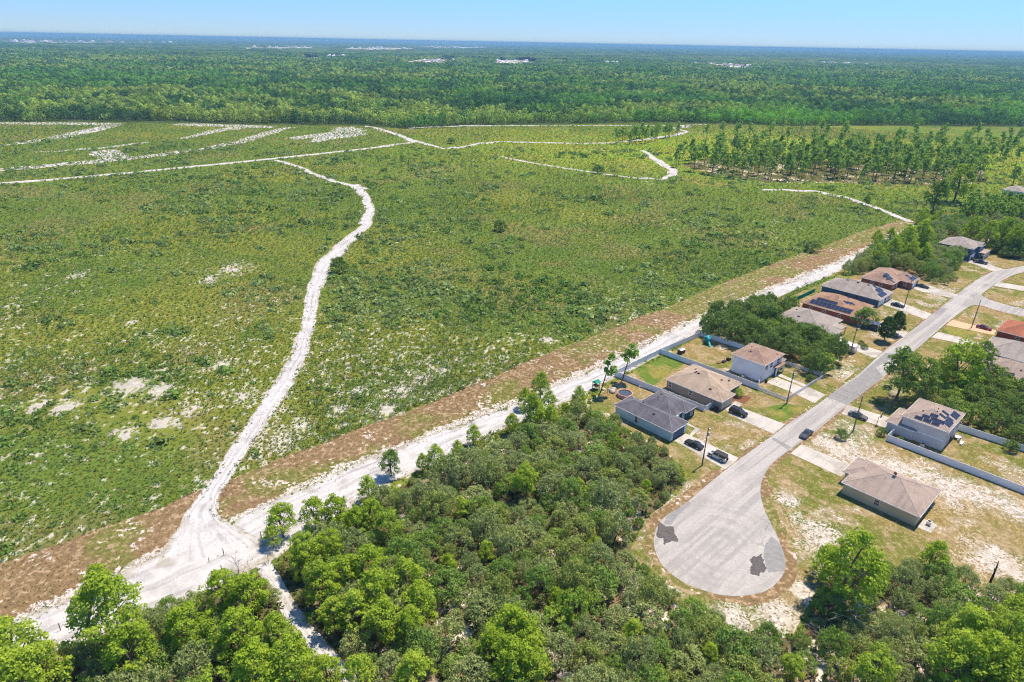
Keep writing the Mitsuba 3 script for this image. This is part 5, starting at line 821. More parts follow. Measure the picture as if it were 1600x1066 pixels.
# pines placed one by one: x, y, crown radius, kind, label
NAMED = [(-73.93, 70.28, 5.36, 'pine', 'bright yellow-green pine in the pine stand at the lower left', 'bright pines of the lower left'), (-67.33, 66.52, 4.9, 'pine', 'bright yellow-green pine in the pine stand at the lower left', 'bright pines of the lower left'), (-48.04, 83.21, 4.22, 'pine', 'bright yellow-green pine in the pine stand at the lower left', 'bright pines of the lower left'), (-43.56, 82.7, 4.16, 'pine', 'bright yellow-green pine in the pine stand at the lower left', 'bright pines of the lower left'), (-41.79, 74.26, 4.64, 'pine', 'bright yellow-green pine in the pine stand at the lower left', 'bright pines of the lower left'), (-31.32, 68.06, 5.21, 'pine', 'bright yellow-green pine in the pine stand at the lower left', 'bright pines of the lower left'), (-36.25, 67.29, 4.83, 'pine', 'bright yellow-green pine in the pine stand at the lower left', 'bright pines of the lower left'), (-36.55, 75.78, 3.49, 'pine', 'bright yellow-green pine in the pine stand at the lower left', 'bright pines of the lower left'), (-69.22, 64.28, 5.48, 'pine', 'bright yellow-green pine in the pine stand at the lower left', 'bright pines of the lower left'), (-56.94, 71.02, 4.57, 'pine', 'bright yellow-green pine in the pine stand at the lower left', 'bright pines of the lower left'), (-26.6, 68.66, 3.29, 'pine', 'bright yellow-green pine in the pine stand at the lower left', 'bright pines of the lower left'), (-61.48, 74.48, 6.35, 'tpine', 'tall bright pine standing over the sand at the lower left', 'named'), (-71.97, 87.54, 2.77, 'pine', 'small pine crown showing above the tall lower left pine', 'named'), (-50.25, 75.67, 4.33, 'pine', 'rounded bright pine on its own right of the tall lower left one', 'named'), (-21.5, 68.14, 3.67, 'pine', 'bright pine at the bottom edge beside the narrow track', 'named'), (-13.34, 67.92, 4.03, 'pine', 'bright pine at the bottom edge right of the narrow track', 'named'), (-44.58, 102.76, 3.55, 'pine', 'bright pine in the dense stand beside the sand road fork', 'bright pines beside the fork of the sand road'), (-38.57, 104.5, 3.54, 'pine', 'bright pine in the dense stand beside the sand road fork', 'bright pines beside the fork of the sand road'), (-34.68, 105.6, 3.54, 'pine', 'bright pine in the dense stand beside the sand road fork', 'bright pines beside the fork of the sand road'), (-30.05, 103.0, 3.2, 'pine', 'bright pine in the dense stand beside the sand road fork', 'bright pines beside the fork of the sand road'), (-27.53, 104.92, 3.48, 'pine', 'bright pine in the dense stand beside the sand road fork', 'bright pines beside the fork of the sand road'), (-23.05, 101.18, 3.52, 'pine', 'bright pine in the dense stand beside the sand road fork', 'bright pines beside the fork of the sand road'), (-36.72, 93.26, 4.07, 'pine', 'bright pine in the dense stand beside the sand road fork', 'bright pines beside the fork of the sand road'), (-33.05, 95.44, 3.59, 'pine', 'bright pine in the dense stand beside the sand road fork', 'bright pines beside the fork of the sand road'), (-32.04, 85.63, 4.34, 'pine', 'bright pine in the dense stand beside the sand road fork', 'bright pines beside the fork of the sand road'), (-28.24, 87.86, 3.89, 'pine', 'bright pine in the dense stand beside the sand road fork', 'bright pines beside the fork of the sand road'), (-24.64, 89.58, 4.38, 'pine', 'bright pine in the dense stand beside the sand road fork', 'bright pines beside the fork of the sand road'), (-21.7, 83.28, 4.66, 'pine', 'bright pine in the dense stand beside the sand road fork', 'bright pines beside the fork of the sand road'), (-17.28, 85.83, 4.48, 'pine', 'bright pine in the dense stand beside the sand road fork', 'bright pines beside the fork of the sand road'), (-14.51, 81.39, 4.13, 'pine', 'bright pine in the dense stand beside the sand road fork', 'bright pines beside the fork of the sand road'), (-19.7, 78.0, 4.08, 'pine', 'bright pine in the dense stand beside the sand road fork', 'bright pines beside the fork of the sand road'), (-24.81, 80.03, 3.93, 'pine', 'bright pine in the dense stand beside the sand road fork', 'bright pines beside the fork of the sand road'), (-28.57, 80.11, 3.28, 'pine', 'bright pine in the dense stand beside the sand road fork', 'bright pines beside the fork of the sand road'), (-15.53, 77.4, 3.61, 'pine', 'bright pine in the dense stand beside the sand road fork', 'bright pines beside the fork of the sand road'), (-37.9, 91.51, 2.8, 'pine', 'bright pine in the dense stand beside the sand road fork', 'bright pines beside the fork of the sand road'), (-45.49, 99.92, 2.18, 'pine', 'bright pine in the dense stand beside the sand road fork', 'bright pines beside the fork of the sand road'), (0.36, 77.03, 4.21, 'pine', 'bright pine on the bottom edge in the middle of the picture', 'bright pines at the bottom middle'), (2.89, 75.27, 4.17, 'pine', 'bright pine on the bottom edge in the middle of the picture', 'bright pines at the bottom middle'), (0.91, 70.96, 4.28, 'pine', 'bright pine on the bottom edge in the middle of the picture', 'bright pines at the bottom middle'), (4.31, 70.29, 3.44, 'pine', 'bright pine on the bottom edge in the middle of the picture', 'bright pines at the bottom middle'), (-2.09, 74.36, 3.3, 'pine', 'bright pine on the bottom edge in the middle of the picture', 'bright pines at the bottom middle'), (5.64, 143.9, 4.05, 'tpine', 'tallest pine of the thicket edge, standing out against the white sand', 'named'), (10.17, 153.35, 2.4, 'tpine', 'pine just right of the tallest thicket edge pine', 'named'), (24.99, 134.11, 2.51, 'pine', 'young pine standing among the scrub oaks of the middle thicket', 'young pines in the middle thicket'), (15.13, 116.97, 2.14, 'pine', 'young pine standing among the scrub oaks of the middle thicket', 'young pines in the middle thicket'), (-9.85, 109.21, 2.44, 'pine', 'young pine standing among the scrub oaks of the middle thicket', 'young pines in the middle thicket'), (-4.06, 96.71, 2.15, 'pine', 'young pine standing among the scrub oaks of the middle thicket', 'young pines in the middle thicket'), (16.72, 99.34, 1.94, 'pine', 'young pine standing among the scrub oaks of the middle thicket', 'young pines in the middle thicket'), (29.85, 117.88, 1.89, 'pine', 'young pine standing among the scrub oaks of the middle thicket', 'young pines in the middle thicket'), (-10.93, 93.05, 2.23, 'pine', 'young pine standing among the scrub oaks of the middle thicket', 'young pines in the middle thicket'), (20.72, 78.57, 2.31, 'pine', 'young pine standing among the scrub oaks of the middle thicket', 'young pines in the middle thicket'), (32.26, 74.76, 2.08, 'pine', 'young pine standing among the scrub oaks of the middle thicket', 'young pines in the middle thicket'), (44.42, 72.38, 2.36, 'pine', 'young pine standing among the scrub oaks of the middle thicket', 'young pines in the middle thicket'), (8.64, 86.3, 1.91, 'pine', 'young pine standing among the scrub oaks of the middle thicket', 'young pines in the middle thicket'), (3.31, 116.98, 3.79, 'pine', 'single bright pine in the middle of the oak thicket', 'named'), (-26.75, 123.32, 2.82, 'dpine', 'dark pine with its shadow on the white sand', 'named'), (-29.82, 113.86, 2.55, 'tpine', 'pine standing at the thicket edge against the white sand', 'pines along the thicket edge'), (-17.03, 126.17, 2.54, 'tpine', 'pine standing at the thicket edge against the white sand', 'pines along the thicket edge'), (-8.89, 136.44, 2.2, 'tpine', 'pine standing at the thicket edge against the white sand', 'pines along the thicket edge'), (-19.81, 124.85, 1.94, 'tpine', 'pine standing at the thicket edge against the white sand', 'pines along the thicket edge'), (-12.33, 131.04, 1.84, 'tpine', 'pine standing at the thicket edge against the white sand', 'pines along the thicket edge'), (3.72, 154.8, 2.41, 'tpine', 'pine standing at the thicket edge against the white sand', 'pines along the thicket edge'), (8.13, 160.1, 3.17, 'tpine', 'pine standing at the thicket edge against the white sand', 'pines along the thicket edge'), (6.57, 146.7, 3.3, 'pine', 'pine standing at the thicket edge against the white sand', 'pines along the thicket edge'), (10.07, 144.15, 2.77, 'tpine', 'pine standing at the thicket edge against the white sand', 'pines along the thicket edge'), (0.39, 141.97, 2.26, 'tpine', 'pine standing at the thicket edge against the white sand', 'pines along the thicket edge'), (18.4, 156.01, 2.44, 'tpine', 'slim pine left of the wooden playset', 'named'), (14.59, 149.95, 2.03, 'pine', 'small pine below the slim pine near the playset', 'named'), (35.44, 124.55, 3.04, 'oak', 'dark rounded oak at the thicket corner by the utility pole', 'named'), (25.31, 164.34, 12.5, 'yard', 'tall thin pine beside the wooden playset', 'named'), (32.62, 172.22, 12.5, 'yard', 'tall leaning pine in front of the white fence corner', 'named'), (59.06, 87.42, 6.19, 'tpine', 'big bright pine at the right of the turning circle', 'named'), (58.4, 94.23, 3.26, 'pine', 'lower pine leaning against the big pine by the turning circle', 'named'), (79.64, 95.97, 2.94, 'tpine', 'slim dark green pine at the top of the lower right thicket', 'named'), (72.98, 75.68, 5.2, 'pine', 'bright pine in the lower right corner', 'bright pines of the lower right corner'), (67.99, 70.82, 5.24, 'pine', 'bright pine in the lower right corner', 'bright pines of the lower right corner'), (71.99, 70.54, 5.56, 'pine', 'bright pine in the lower right corner', 'bright pines of the lower right corner'), (78.14, 74.49, 5.29, 'pine', 'bright pine in the lower right corner', 'bright pines of the lower right corner'), (83.79, 80.69, 4.46, 'pine', 'bright pine in the lower right corner', 'bright pines of the lower right corner'), (76.31, 69.99, 4.65, 'pine', 'bright pine in the lower right corner', 'bright pines of the lower right corner'), (55.87, 70.73, 4.08, 'pine', 'bright pine in the lower right corner', 'bright pines of the lower right corner'), (108.34, 163.17, 6.59, 'dpine', 'dark pine on the left of the group beside the grey two-storey house', 'named'), (114.87, 163.33, 5.45, 'dpine', 'second dark pine right of the leftmost one by the grey house', 'named'), (126.9, 168.04, 7.43, 'pine', 'large bright pine in front of the slate walled house', 'named'), (139.92, 177.52, 5.14, 'dpine', 'dark pine just right of the large bright one', 'named'), (124.41, 161.71, 4.31, 'lime', 'lime green tree behind the grey two-storey house roof', 'named'), (125.91, 204.52, 3.21, 'column', 'left of two dark columnar trees beside the street', 'named'), (132.87, 210.66, 3.06, 'column', 'right of two dark columnar trees beside the street', 'named'), (125.89, 218.9, 4.41, 'live', 'spreading dark tree above the canopy of the brick house', 'named'), (87.11, 208.21, 3.76, 'lime', 'bright green tree in the middle of the yard trees', 'named'), (95.0, 181.4, 4.32, 'lime', 'flat bright lime tree at the street end of the yard trees', 'named'), (63.97, 164.44, 1.73, 'lime', 'round leafy palm-like shrub in front of the taupe house', 'named'), (256.73, 403.66, 8.0, 'dpine', 'tall dark pine standing alone above the upper right thicket', 'named'), (222.08, 416.97, 2.8, 'dpine', 'thin lone tree beside the curving track', 'named'), (214.21, 522.46, 5.54, 'dpine', 'lone rounded pine in front of the tall pine grove', 'named'), (285.49, 430.57, 11.15, 'pine', 'broad bright pine at the right end of the grove', 'named'), (173.62, 292.58, 5.1, 'tpine', 'bright pine among the oaks left of the navy house', 'bright pines left of the navy house'), (184.94, 303.45, 6.02, 'tpine', 'bright pine among the oaks left of the navy house', 'bright pines left of the navy house'), (195.14, 310.26, 6.56, 'tpine', 'bright pine among the oaks left of the navy house', 'bright pines left of the navy house'), (163.03, 285.95, 4.29, 'tpine', 'bright pine among the oaks left of the navy house', 'bright pines left of the navy house'), (184.85, 286.66, 4.43, 'tpine', 'bright pine among the oaks left of the navy house', 'bright pines left of the navy house'), (182.62, 293.93, 4.15, 'tpine', 'bright pine among the oaks left of the navy house', 'bright pines left of the navy house'), (232.02, 316.94, 5.84, 'tpine', 'bright pine behind the navy house toward the plantation', 'bright pines by the plantation'), (241.36, 319.57, 6.35, 'tpine', 'bright pine behind the navy house toward the plantation', 'bright pines by the plantation'), (241.73, 310.62, 5.85, 'tpine', 'bright pine behind the navy house toward the plantation', 'bright pines by the plantation'), (231.39, 328.17, 5.57, 'tpine', 'bright pine behind the navy house toward the plantation', 'bright pines by the plantation')]
seen = {}
for x, y, r, kd, lab, grp in NAMED:
    src = {'pine': PINES, 'tpine': TPINES, 'dpine': DPINES, 'column': COL, 'live': LOAKS, 'lime': LIME, 'gray': GOAKS, 'oak': OAKS, 'yard': YARD}[kd]
    nm = {'pine': 'sand_pine', 'tpine': 'sand_pine', 'dpine': 'dark_pine', 'column': 'columnar_tree', 'live': 'live_oak', 'lime': 'lime_green_tree', 'gray': 'bare_oak', 'oak': 'scrub_oak', 'yard': 'yard_pine'}[kd]
    if grp == 'named': grp = None
    if kd == 'yard': plant(nm, pick(src), x, y, r, lab, grp, lean=10.0)
    else: plant(nm, pick(src), x, y, r, lab, grp)
pine_xy = [(x, y) for x, y, r, kd, *_ in NAMED]
def zone(x, y, e):
    """which part of the near thicket a tree stands in"""
    where = [(x > 42 and y < 74, 'at the lower right corner of the picture'), (x > 42 and y < 100, 'between the turning circle and the lower right pines'), (x < -22 and y < 95, 'among bright pines at the lower left'),
             (x < -2 and y < 80, 'beside the narrow track between the pines'), (y > 128, 'on the side of the thicket toward the dark roofed house'), (e < 3.5 and x < 22, 'on the thicket edge beside the white sand road'),
             (e < 3.5, 'on the thicket edge beside the turning circle'), (y < 72, 'at the bottom edge in the middle of the picture'), (x < 8, 'in the middle thicket behind the bright pines'), (True, 'in the middle of the thicket left of the turning circle')]
    w_ = next(b_ for a_, b_ in where if a_)
    return 'dull green scrub oak ' + w_, 'scrub oaks ' + w_
# thicket of scrub oaks this side of the sand road
area = NEARW.difference(LineString([(-47.45, 97.35), (-43.51, 92.95), (-40.0, 87.62), (-36.97, 83.38), (-32.18, 78.17), (-26.77, 73.41), (-21.08, 67.95)]).buffer(1.6)).difference(CLEAR.buffer(0.4)).difference(HARD.buffer(1.5))
q = poisson(area, 3.55, 60000, trng, pine_xy); q = q[in_view(q, 0.12)]; q = q[np.argsort(np.hypot(q[:, 0], q[:, 1]))]
pd = np.array(pine_xy); dist = np.min(np.hypot(q[:, None, 0] - pd[None, :, 0], q[:, None, 1] - pd[None, :, 1]), 1)
q = q[dist > 1.6]
edge_d = np.array([area.exterior.distance(Point(a)) if hasattr(area, 'exterior') else 9 for a in q]) if hasattr(area, 'exterior') else np.array([area.boundary.distance(Point(a)) for a in q])
for i, ((x, y), e) in enumerate(zip(q, edge_d)):
    s = (1.7 + 2.1 * trng.uniform() ** 1.3) * np.clip(0.42 + e * 0.16, 0.48, 1.0); sz = s * trng.uniform(0.85, 1.7)
    u = trng.uniform()
    lab, grp = zone(x, y, e)
    if i < 185:
        kd = GOAKS if u < 0.06 else (LIME if u > 0.94 else OAKS)
        if u < 0.06: plant('bare_oak', pick(kd), x, y, s, 'grey half-bare oak standing in the near thicket', 'grey bare oaks in the thicket', sz)
        elif u > 0.94: plant('lime_green_tree', pick(kd), x, y, s * 0.8, 'fresh lime green small tree among the duller oaks of the near thicket', 'lime green small trees in the near thicket', sz)
        else: plant('scrub_oak', pick(kd), x, y, s, lab, grp, sz)
    else: plant('', pick(OAKS), x, y, s, '', sz=sz, key=f'thicket__{i:03d}')
tag('thicket', 'mass of smaller scrub oaks filling the near thicket', 'thicket', kind='stuff')
print('thicket', len(q))
# undergrowth in the thicket gaps and along its edge
u_ = poisson(NEARW.difference(CLEAR.buffer(0.3)), 1.5, 30000, trng); u_ = u_[in_view(u_)]
V, F, C, off = [], [], [], 0
pal = np.array([[0.09, 0.13, 0.03], [0.15, 0.16, 0.035], [0.06, 0.10, 0.03], [0.20, 0.15, 0.07]])
add(blades(u_, trng.uniform(0.5, 1.4, len(u_)), np.full(len(u_), 0.5), 18, pal[trng.integers(0, 4, len(u_))], rg=trng))
put('undergrowth', (np.vstack(V), np.vstack(F)), 'tuft_mat', color=np.vstack(C)); tag('undergrowth', 'low growth between the trees of the near thicket', 'undergrowth', kind='stuff')
# groups of trees between and behind the lots
nclump = 0
def clump(rect, dmin, r0, r1, kinds, lab, grp, name, flat=1.25, n_max=45):
    global nclump
    poly = Polygon([street(*c) for c in ((rect[0], rect[2]), (rect[1], rect[2]), (rect[1], rect[3]), (rect[0], rect[3]))]) if not isinstance(rect, list) else Polygon(rect).buffer(0)
    pts = poisson(poly, dmin, 8000, trng); pts = pts[in_view(pts, 0.02)]; pts = pts[np.hypot(pts[:, 0] - o[0] - 3 * CA, pts[:, 1] - o[1] - 3 * SA) > 6.5] if name == 'live_oak' else pts; pts = pts[np.argsort(np.hypot(pts[:, 0], pts[:, 1]))]
    for i, (x, y) in enumerate(pts):
        s = trng.uniform(r0, r1); key = None
        if i >= n_max: nclump += 1; key = f'upper_thicket__{nclump:03d}'
        plant(name, pick(kinds), x, y, s, lab, grp, s * trng.uniform(flat * 0.8, flat * 1.2), key=key)
    return len(pts)
for args in [((190.5, 213.5, 66, 107), 5.0, 3.0, 4.6, 'live', 'dark green tree in the yard thicket beyond the white two-storey house', 'trees of the yard thicket', 'live_oak', 1.45), ((214, 234, 95, 108), 4.6, 2.4, 3.6, 'live', 'dark tree behind the half hidden house', 'trees behind the half hidden house', 'live_oak', 1.4), ([(146.21, 277.23), (162.56, 294.94), (189.98, 322.05), (212.3, 345.34), (229.93, 349.2), (207.66, 313.27), (208.9, 297.88), (191.71, 279.97), (181.7, 269.08), (178.03, 274.78), (172.77, 286.07), (161.95, 281.75)], 4.4, 2.8, 4.4, 'oak', 'grey-green oak between the red brick house and the navy house', 'oaks before the navy house', 'scrub_oak', 1.3), ((312, 330, 66, 75), 3.2, 1.2, 2.0, 'oak', 'low oak bush on the street side of the upper thicket', 'low oak bushes by the upper street', 'scrub_oak', 1.1), ((348, 362, 88, 110), 6.0, 2.6, 3.4, 'tpine', 'bright pine behind the navy house', 'bright pines behind the navy house', 'sand_pine', 1.0), ([(214.84, 348.1), (252.13, 368.6), (289.32, 369.99), (307.28, 360.19), (290.7, 338.42), (255.43, 340.85), (236.01, 339.48), (225.25, 341.2)], 5.0, 2.8, 4.2, 'oak', 'oak behind the navy house toward the pine plantation', 'oaks behind the navy house', 'scrub_oak', 1.35), ([(233.44, 313.9), (251.03, 333.24), (288.75, 335.86), (264.01, 303.38), (240.98, 300.91), (234.1, 305.53)], 5.0, 3.0, 4.6, 'live', 'large dark oak right of the navy house', 'dark oaks right of the navy house', 'live_oak', 1.4), ([(224.61, 367.94), (244.98, 381.33), (251.07, 372.86), (220.66, 351.15)], 6.0, 2.2, 3.2, 'tpine', 'bright pine at the head of the upper thicket', 'bright pines at the head of the upper thicket', 'sand_pine', 1.0), ((189.5, 222.5, -14, 33), 4.4, 2.6, 4.0, 'live', 'dark oak in the thicket right of the grey two-storey house', 'dark oaks right of the grey house', 'live_oak', 1.4), ((192, 220, 33, 40), 4.4, 2.0, 3.0, 'oak', 'grey-green oak at the street side of the right thicket', 'oaks at the street side of the right thicket', 'scrub_oak', 1.3)]:
    rect, dmin, r0, r1, kd, lab, grp, name, flat = args
    clump(rect, dmin, r0, r1, {'live': LOAKS, 'oak': OAKS, 'mid': MOAKS, 'pine': PINES, 'dpine': DPINES, 'lime': LIME, 'tpine': TPINES}[kd], lab, grp, name, flat)
tag('upper_thicket', 'oak thicket behind the upper houses', 'thicket', kind='stuff')
# tall pines of the grove
for poly, dmin, n, h0, h1, lab, grp in [([(229.79, 556.92), (236.59, 499.56), (305.19, 494.09), (354.93, 508.92), (410.62, 600.05), (349.9, 624.85), (257.19, 613.6)], 6.6, 120, 13, 21, 'tall pine with bare trunk in the dense right part of the grove', 'tall pines of the dense grove'), ([(126.89, 545.45), (144.55, 513.36), (186.19, 492.02), (216.67, 497.55), (257.19, 613.6), (185.7, 627.28), (147.07, 600.23)], 10.5, 60, 13, 21, 'tall pine with bare trunk in the loose left part of the grove', 'tall pines of the loose grove'), ([(204.13, 629.6), (273.07, 654.31), (381.57, 685.42), (481.48, 681.11), (460.14, 582.59), (412.5, 577.28), (341.8, 609.36), (226.98, 609.93)], 17.0, 45, 14, 19, 'tall pine in the open stand behind the grove', 'tall pines behind the grove'), ([(203.56, 742.57), (293.12, 801.16), (388.49, 798.02), (363.83, 729.72), (256.77, 677.68), (195.8, 687.4)], 24.0, 16, 15, 19, 'scattered tall pine near the far meadow', 'scattered pines near the far meadow'), ([(413.13, 773.34), (623.02, 804.15), (567.42, 728.52), (451.43, 694.62), (385.2, 718.05)], 24.0, 26, 13, 17, 'scattered tall pine before the right of the woods', 'scattered pines before the woods'), ([(87.74, 672.63), (123.27, 677.49), (156.4, 715.25), (178.61, 755.02), (156.85, 751.76), (101.2, 702.48)], 9.0, 24, 12, 17, 'tall pine in the small stand over the curving track', 'pines of the small stand'), ([(341.18, 469.93), (381.78, 509.08), (440.56, 555.96), (379.98, 473.55)], 14.0, 9, 13, 17, 'tall pine at the right edge beyond the plantation', 'tall pines at the right edge'), ([(255.64, 376.15), (301.93, 362.52), (330.39, 400.77), (281.42, 406.79)], 4.6, 70, 11, 14, 'close set dark pine of the plantation at the right edge', 'dark pines of the plantation'), ([(-121.12, 517.8), (-82.24, 522.14), (-59.82, 545.66), (-83.35, 565.49), (-122.52, 547.79)], 20.0, 10, 5, 8, 'small slender pine in the middle of the field', 'small slender pines in the field')]:
    pts = poisson(Polygon(poly).buffer(0), dmin, 12000, trng)[:n]
    for x, y in pts:
        s = trng.uniform(h0, h1); plant('slash_pine', pick(TALL), x, y, s * 0.95, lab, grp, s)
for x, y, r, lab in [(-7.14, 338.3, 3.74, 'dark round shrub alone in the middle of the field'), (144.83, 311.25, 3.79, 'dark round shrub at the edge of the mown strip'), (63.13, 512.82, 4.58, 'dark shrub standing on the middle sand track'), (-113.85, 347.56, 1.83, 'small dark shrub left of the winding track'), (-73.93, 266.52, 3.95, 'broad dark shrub right of the winding track'), (125.14, 242.97, 1.68, 'shrub by the sand road behind the slate blue house'), (-62.23, 656.51, 3.88, 'dark shrub where two far tracks meet'), (98.19, 141.88, 0.94, 'low shrub outside the long white fence'), (95.11, 144.75, 1.33, 'small shrub beside the grey house driveway'), (83.76, 142.85, 1.65, 'low green shrub on the lot opposite the driveways'), (116.2, 198.07, 1.2, 'shrub in the dry front lawn beside the trailer'), (116.84, 201.65, 0.97, 'smaller shrub in the dry front lawn'), (123.98, 138.47, 1.8, 'dark shrub in the yard of the grey house near the right edge'), (88.67, 174.33, 1.25, 'dark shrub by the low fence under the yard trees'), (74.41, 192.75, 1.09, 'shrub against the white two-storey house back corner')]: plant('round_shrub', pick(LOAKS), x, y, r, lab, None, r * 1.1, 'shrub')
# bare and dead wood
def bare(name, label, x, y, h, seed, bs='deadwood', spread=0.5, n=9, r=0.09, group=None):
    rg = np.random.default_rng(seed); k = thing(name, label, 'dead tree', group)
    part(k, 'trunk', tube([(x, y, 0), (x + rg.normal(0, .1), y, h * 0.5), (x + rg.normal(0, .25), y + rg.normal(0, .2), h)], [r, r * 0.7, r * 0.25], 6), bs)
    for i in range(n):
        a = rg.uniform(0, 6.28); z = h * rg.uniform(0.3, 0.92); L = h * spread * rg.uniform(0.4, 1); e = np.array([math.cos(a) * L, math.sin(a) * L, L * rg.uniform(0.2, 0.9)]); b0 = np.array([x, y, z])
        ms = [tube([b0, b0 + e * 0.5 + [0, 0, 0.1], b0 + e], [r * 0.4, r * 0.28, r * 0.1], 4)]
        for _ in range(3):
            u = rg.uniform(0.4, 0.9); d = e * 0.4 + rg.normal(0, 0.25 * L, 3); ms.append(tube([b0 + e * u, b0 + e * u + d], [r * 0.2, r * 0.08], 3))
        part(k, 'branch', cat(ms), bs)
for a in [('dead_tree', 'pale leafless tree lying across the lower right thicket', 58.6, 82.27, 6.5, 1, 'deadwood', 0.75, 14, 0.14), ('dead_snag', 'black broken snag standing above the lower right thicket', 89.12, 93.2, 6.0, 2, 'charred', 0.12, 2, 0.24), ('dead_tree', 'bare dark tree beside the sand road at the lower left', -48.88, 91.22, 5.5, 3, 'charred', 0.4, 9, 0.07), ('dead_tree', 'thin bare grey tree between the sand road and the field', 80.04, 228.52, 7.0, 4, 'deadwood', 0.5, 10, 0.09), ('dead_tree', 'fallen grey branches at the thicket edge by the turning circle', 51.2, 78.84, 3.0, 6, 'deadwood', 0.8, 8, 0.07), ('dead_tree', 'grey bare tree in the pines beside the narrow track', -44.94, 95.38, 3.5, 7, 'deadwood', 0.6, 8, 0.06)]: bare(*a)

# ------------------------------------------------------------------ the far woods
def wood_tree(key, seed, n=46, size=0.30, tall=2.4):
    rg = np.random.default_rng(seed); d = sph(n, rg, 0.4); c = d * [1, 1, tall * 0.42] * (0.65 + 0.6 * meshkit.fbm(d * 1.5 + seed, 2))[:, None]; c[:, 2] += tall * 0.55
    scene[key] = {'type': 'shapegroup', 'trunk': mikit.ply(tube([(0, 0, 0), (0, 0, tall * 0.6)], [0.09, 0.05], 4), 'bark'), 'crown': mikit.ply(leaves(c, d, np.full(n, size), 0.45, rg), 'leaf_far')}
    return key
WT = [wood_tree(f'kind_wood_{i}', 400 + i, 60, 0.27, (2.6, 3.4, 2.2, 4.0, 3.0, 2.4)[i]) for i in range(6)]
wrng = np.random.default_rng(8)
FRONT = LineString([(-745.84, 721.46), (-570.0, 758.4), (-486.84, 772.97), (-388.04, 777.11), (-279.29, 776.44), (-180.34, 786.69), (-118.69, 766.02), (-4.95, 822.63), (155.95, 870.89), (246.9, 879.28), (325.42, 871.21), (493.37, 899.27), (670.08, 914.13), (929.64, 920.5)])
band = FRONT.buffer(95).intersection(WOODS)
q = poisson(band, 5.2, 60000, wrng); q = q[in_view(q, 0.1)]
d = np.array([FRONT.distance(Point(a)) for a in q]); ok = d > 45 * np.clip(nz(q, 0.02, 71) - 0.35, 0, 1) * 1.6; q, d = q[ok], d[ok]; q = q[np.argsort(d)]
for i, (x, y) in enumerate(q):
    s = wrng.uniform(2.6, 4.4)
    if i < 260: plant('woodland_tree', WT[wrng.integers(6)], x, y, s, 'tree at the front edge of the far woods, above the field', 'trees along the front of the far woods')
    else: plant('', WT[wrng.integers(6)], x, y, s * 1.1, '', key=f'forest__{i:04d}')
def tile(key, size, spacing, n, leafsize, seed, tall=3.0):
    rg = np.random.default_rng(seed); g_ = int(size / spacing); X, Y = np.meshgrid((np.arange(g_) + 0.5) * spacing - size / 2, (np.arange(g_) + 0.5) * spacing - size / 2)
    c = np.column_stack([X.ravel(), Y.ravel()]) + rg.uniform(-0.5, 0.5, (g_ * g_, 2)) * spacing * 0.95; m = len(c); r = rg.uniform(0.30, 0.62, m) * spacing; h = rg.uniform(7, 14, m) + rg.choice([0, 0, 0, 5.0], m)
    d = sph(m * n, rg, 0.7); d[:, 2] = np.abs(d[:, 2]) - 0.15
    p = np.repeat(np.column_stack([c, h - r]), n, 0) + d * np.repeat(r, n)[:, None] * [1, 1, 1.25]; p[:, 2] = np.maximum(p[:, 2], 1)
    scene[key] = {'type': 'shapegroup', 'foliage': mikit.ply(leaves(p, d, np.repeat(r, n) * leafsize, 0.4, rg), 'leaf_far')}
    return key
T1 = [tile(f'kind_tile_a{i}', 100.0, 7.6, 44, 0.36, 500 + i) for i in range(5)]
T2 = [tile(f'kind_tile_b{i}', 200.0, 9.5, 16, 0.56, 520 + i) for i in range(5)]
cnt = 0
core = WOODS.difference(FRONT.buffer(70))
for size, d0, d1, tl in ((100.0, 600, 1600, T1), (200.0, 1600, 4000, T2)):
    n = int(2 * 0.9 * d1 / size) + 2
    for i in range(n):
        for j in range(int(d1 / size) + 1):
            x, y = (i - n / 2) * size, (j + 0.5) * size
            if not (d0 <= y < d1) or abs(x) > 0.86 * y + size or not core.intersects(sbox(x - size / 2, y - size / 2, x + size / 2, y + size / 2)): continue
            if not core.contains(Point(x, y)): continue
            if any(((x - a) / b) ** 2 + ((y - c) / d_) ** 2 < 1 for a, c, b, d_ in [(-5226.04, 7449.77, 318.0, 1800), (-4682.38, 7934.34, 286.0, 1800), (-4424.2, 8878.39, 173.0, 1600), (-2196.56, 6882.32, 323.0, 1400), (-1447.44, 7799.33, 354.0, 1400), (-963.48, 10985.26, 610.0, 1800), (-487.32, 3671.53, 83.0, 660), (-348.91, 3292.47, 109.0, 520), (-25.47, 3407.43, 106.0, 520), (1023.79, 3557.64, 147.0, 600), (2016.2, 4503.99, 163.0, 660), (486.19, 3584.21, 88.0, 480), (-929.64, 3733.93, 120.0, 600)]): continue
            cnt += 1
            scene[f'forest__9{cnt:04d}'] = {'type': 'instance', 'to_world': T().translate([x, y, -0.4 * (cnt % 7)]).rotate([0, 0, 1], 90.0 * wrng.integers(4)), 'shape': {'type': 'ref', 'id': tl[wrng.integers(len(tl))]}}
tag('forest', 'unbroken mass of far woods', 'forest', kind='stuff')
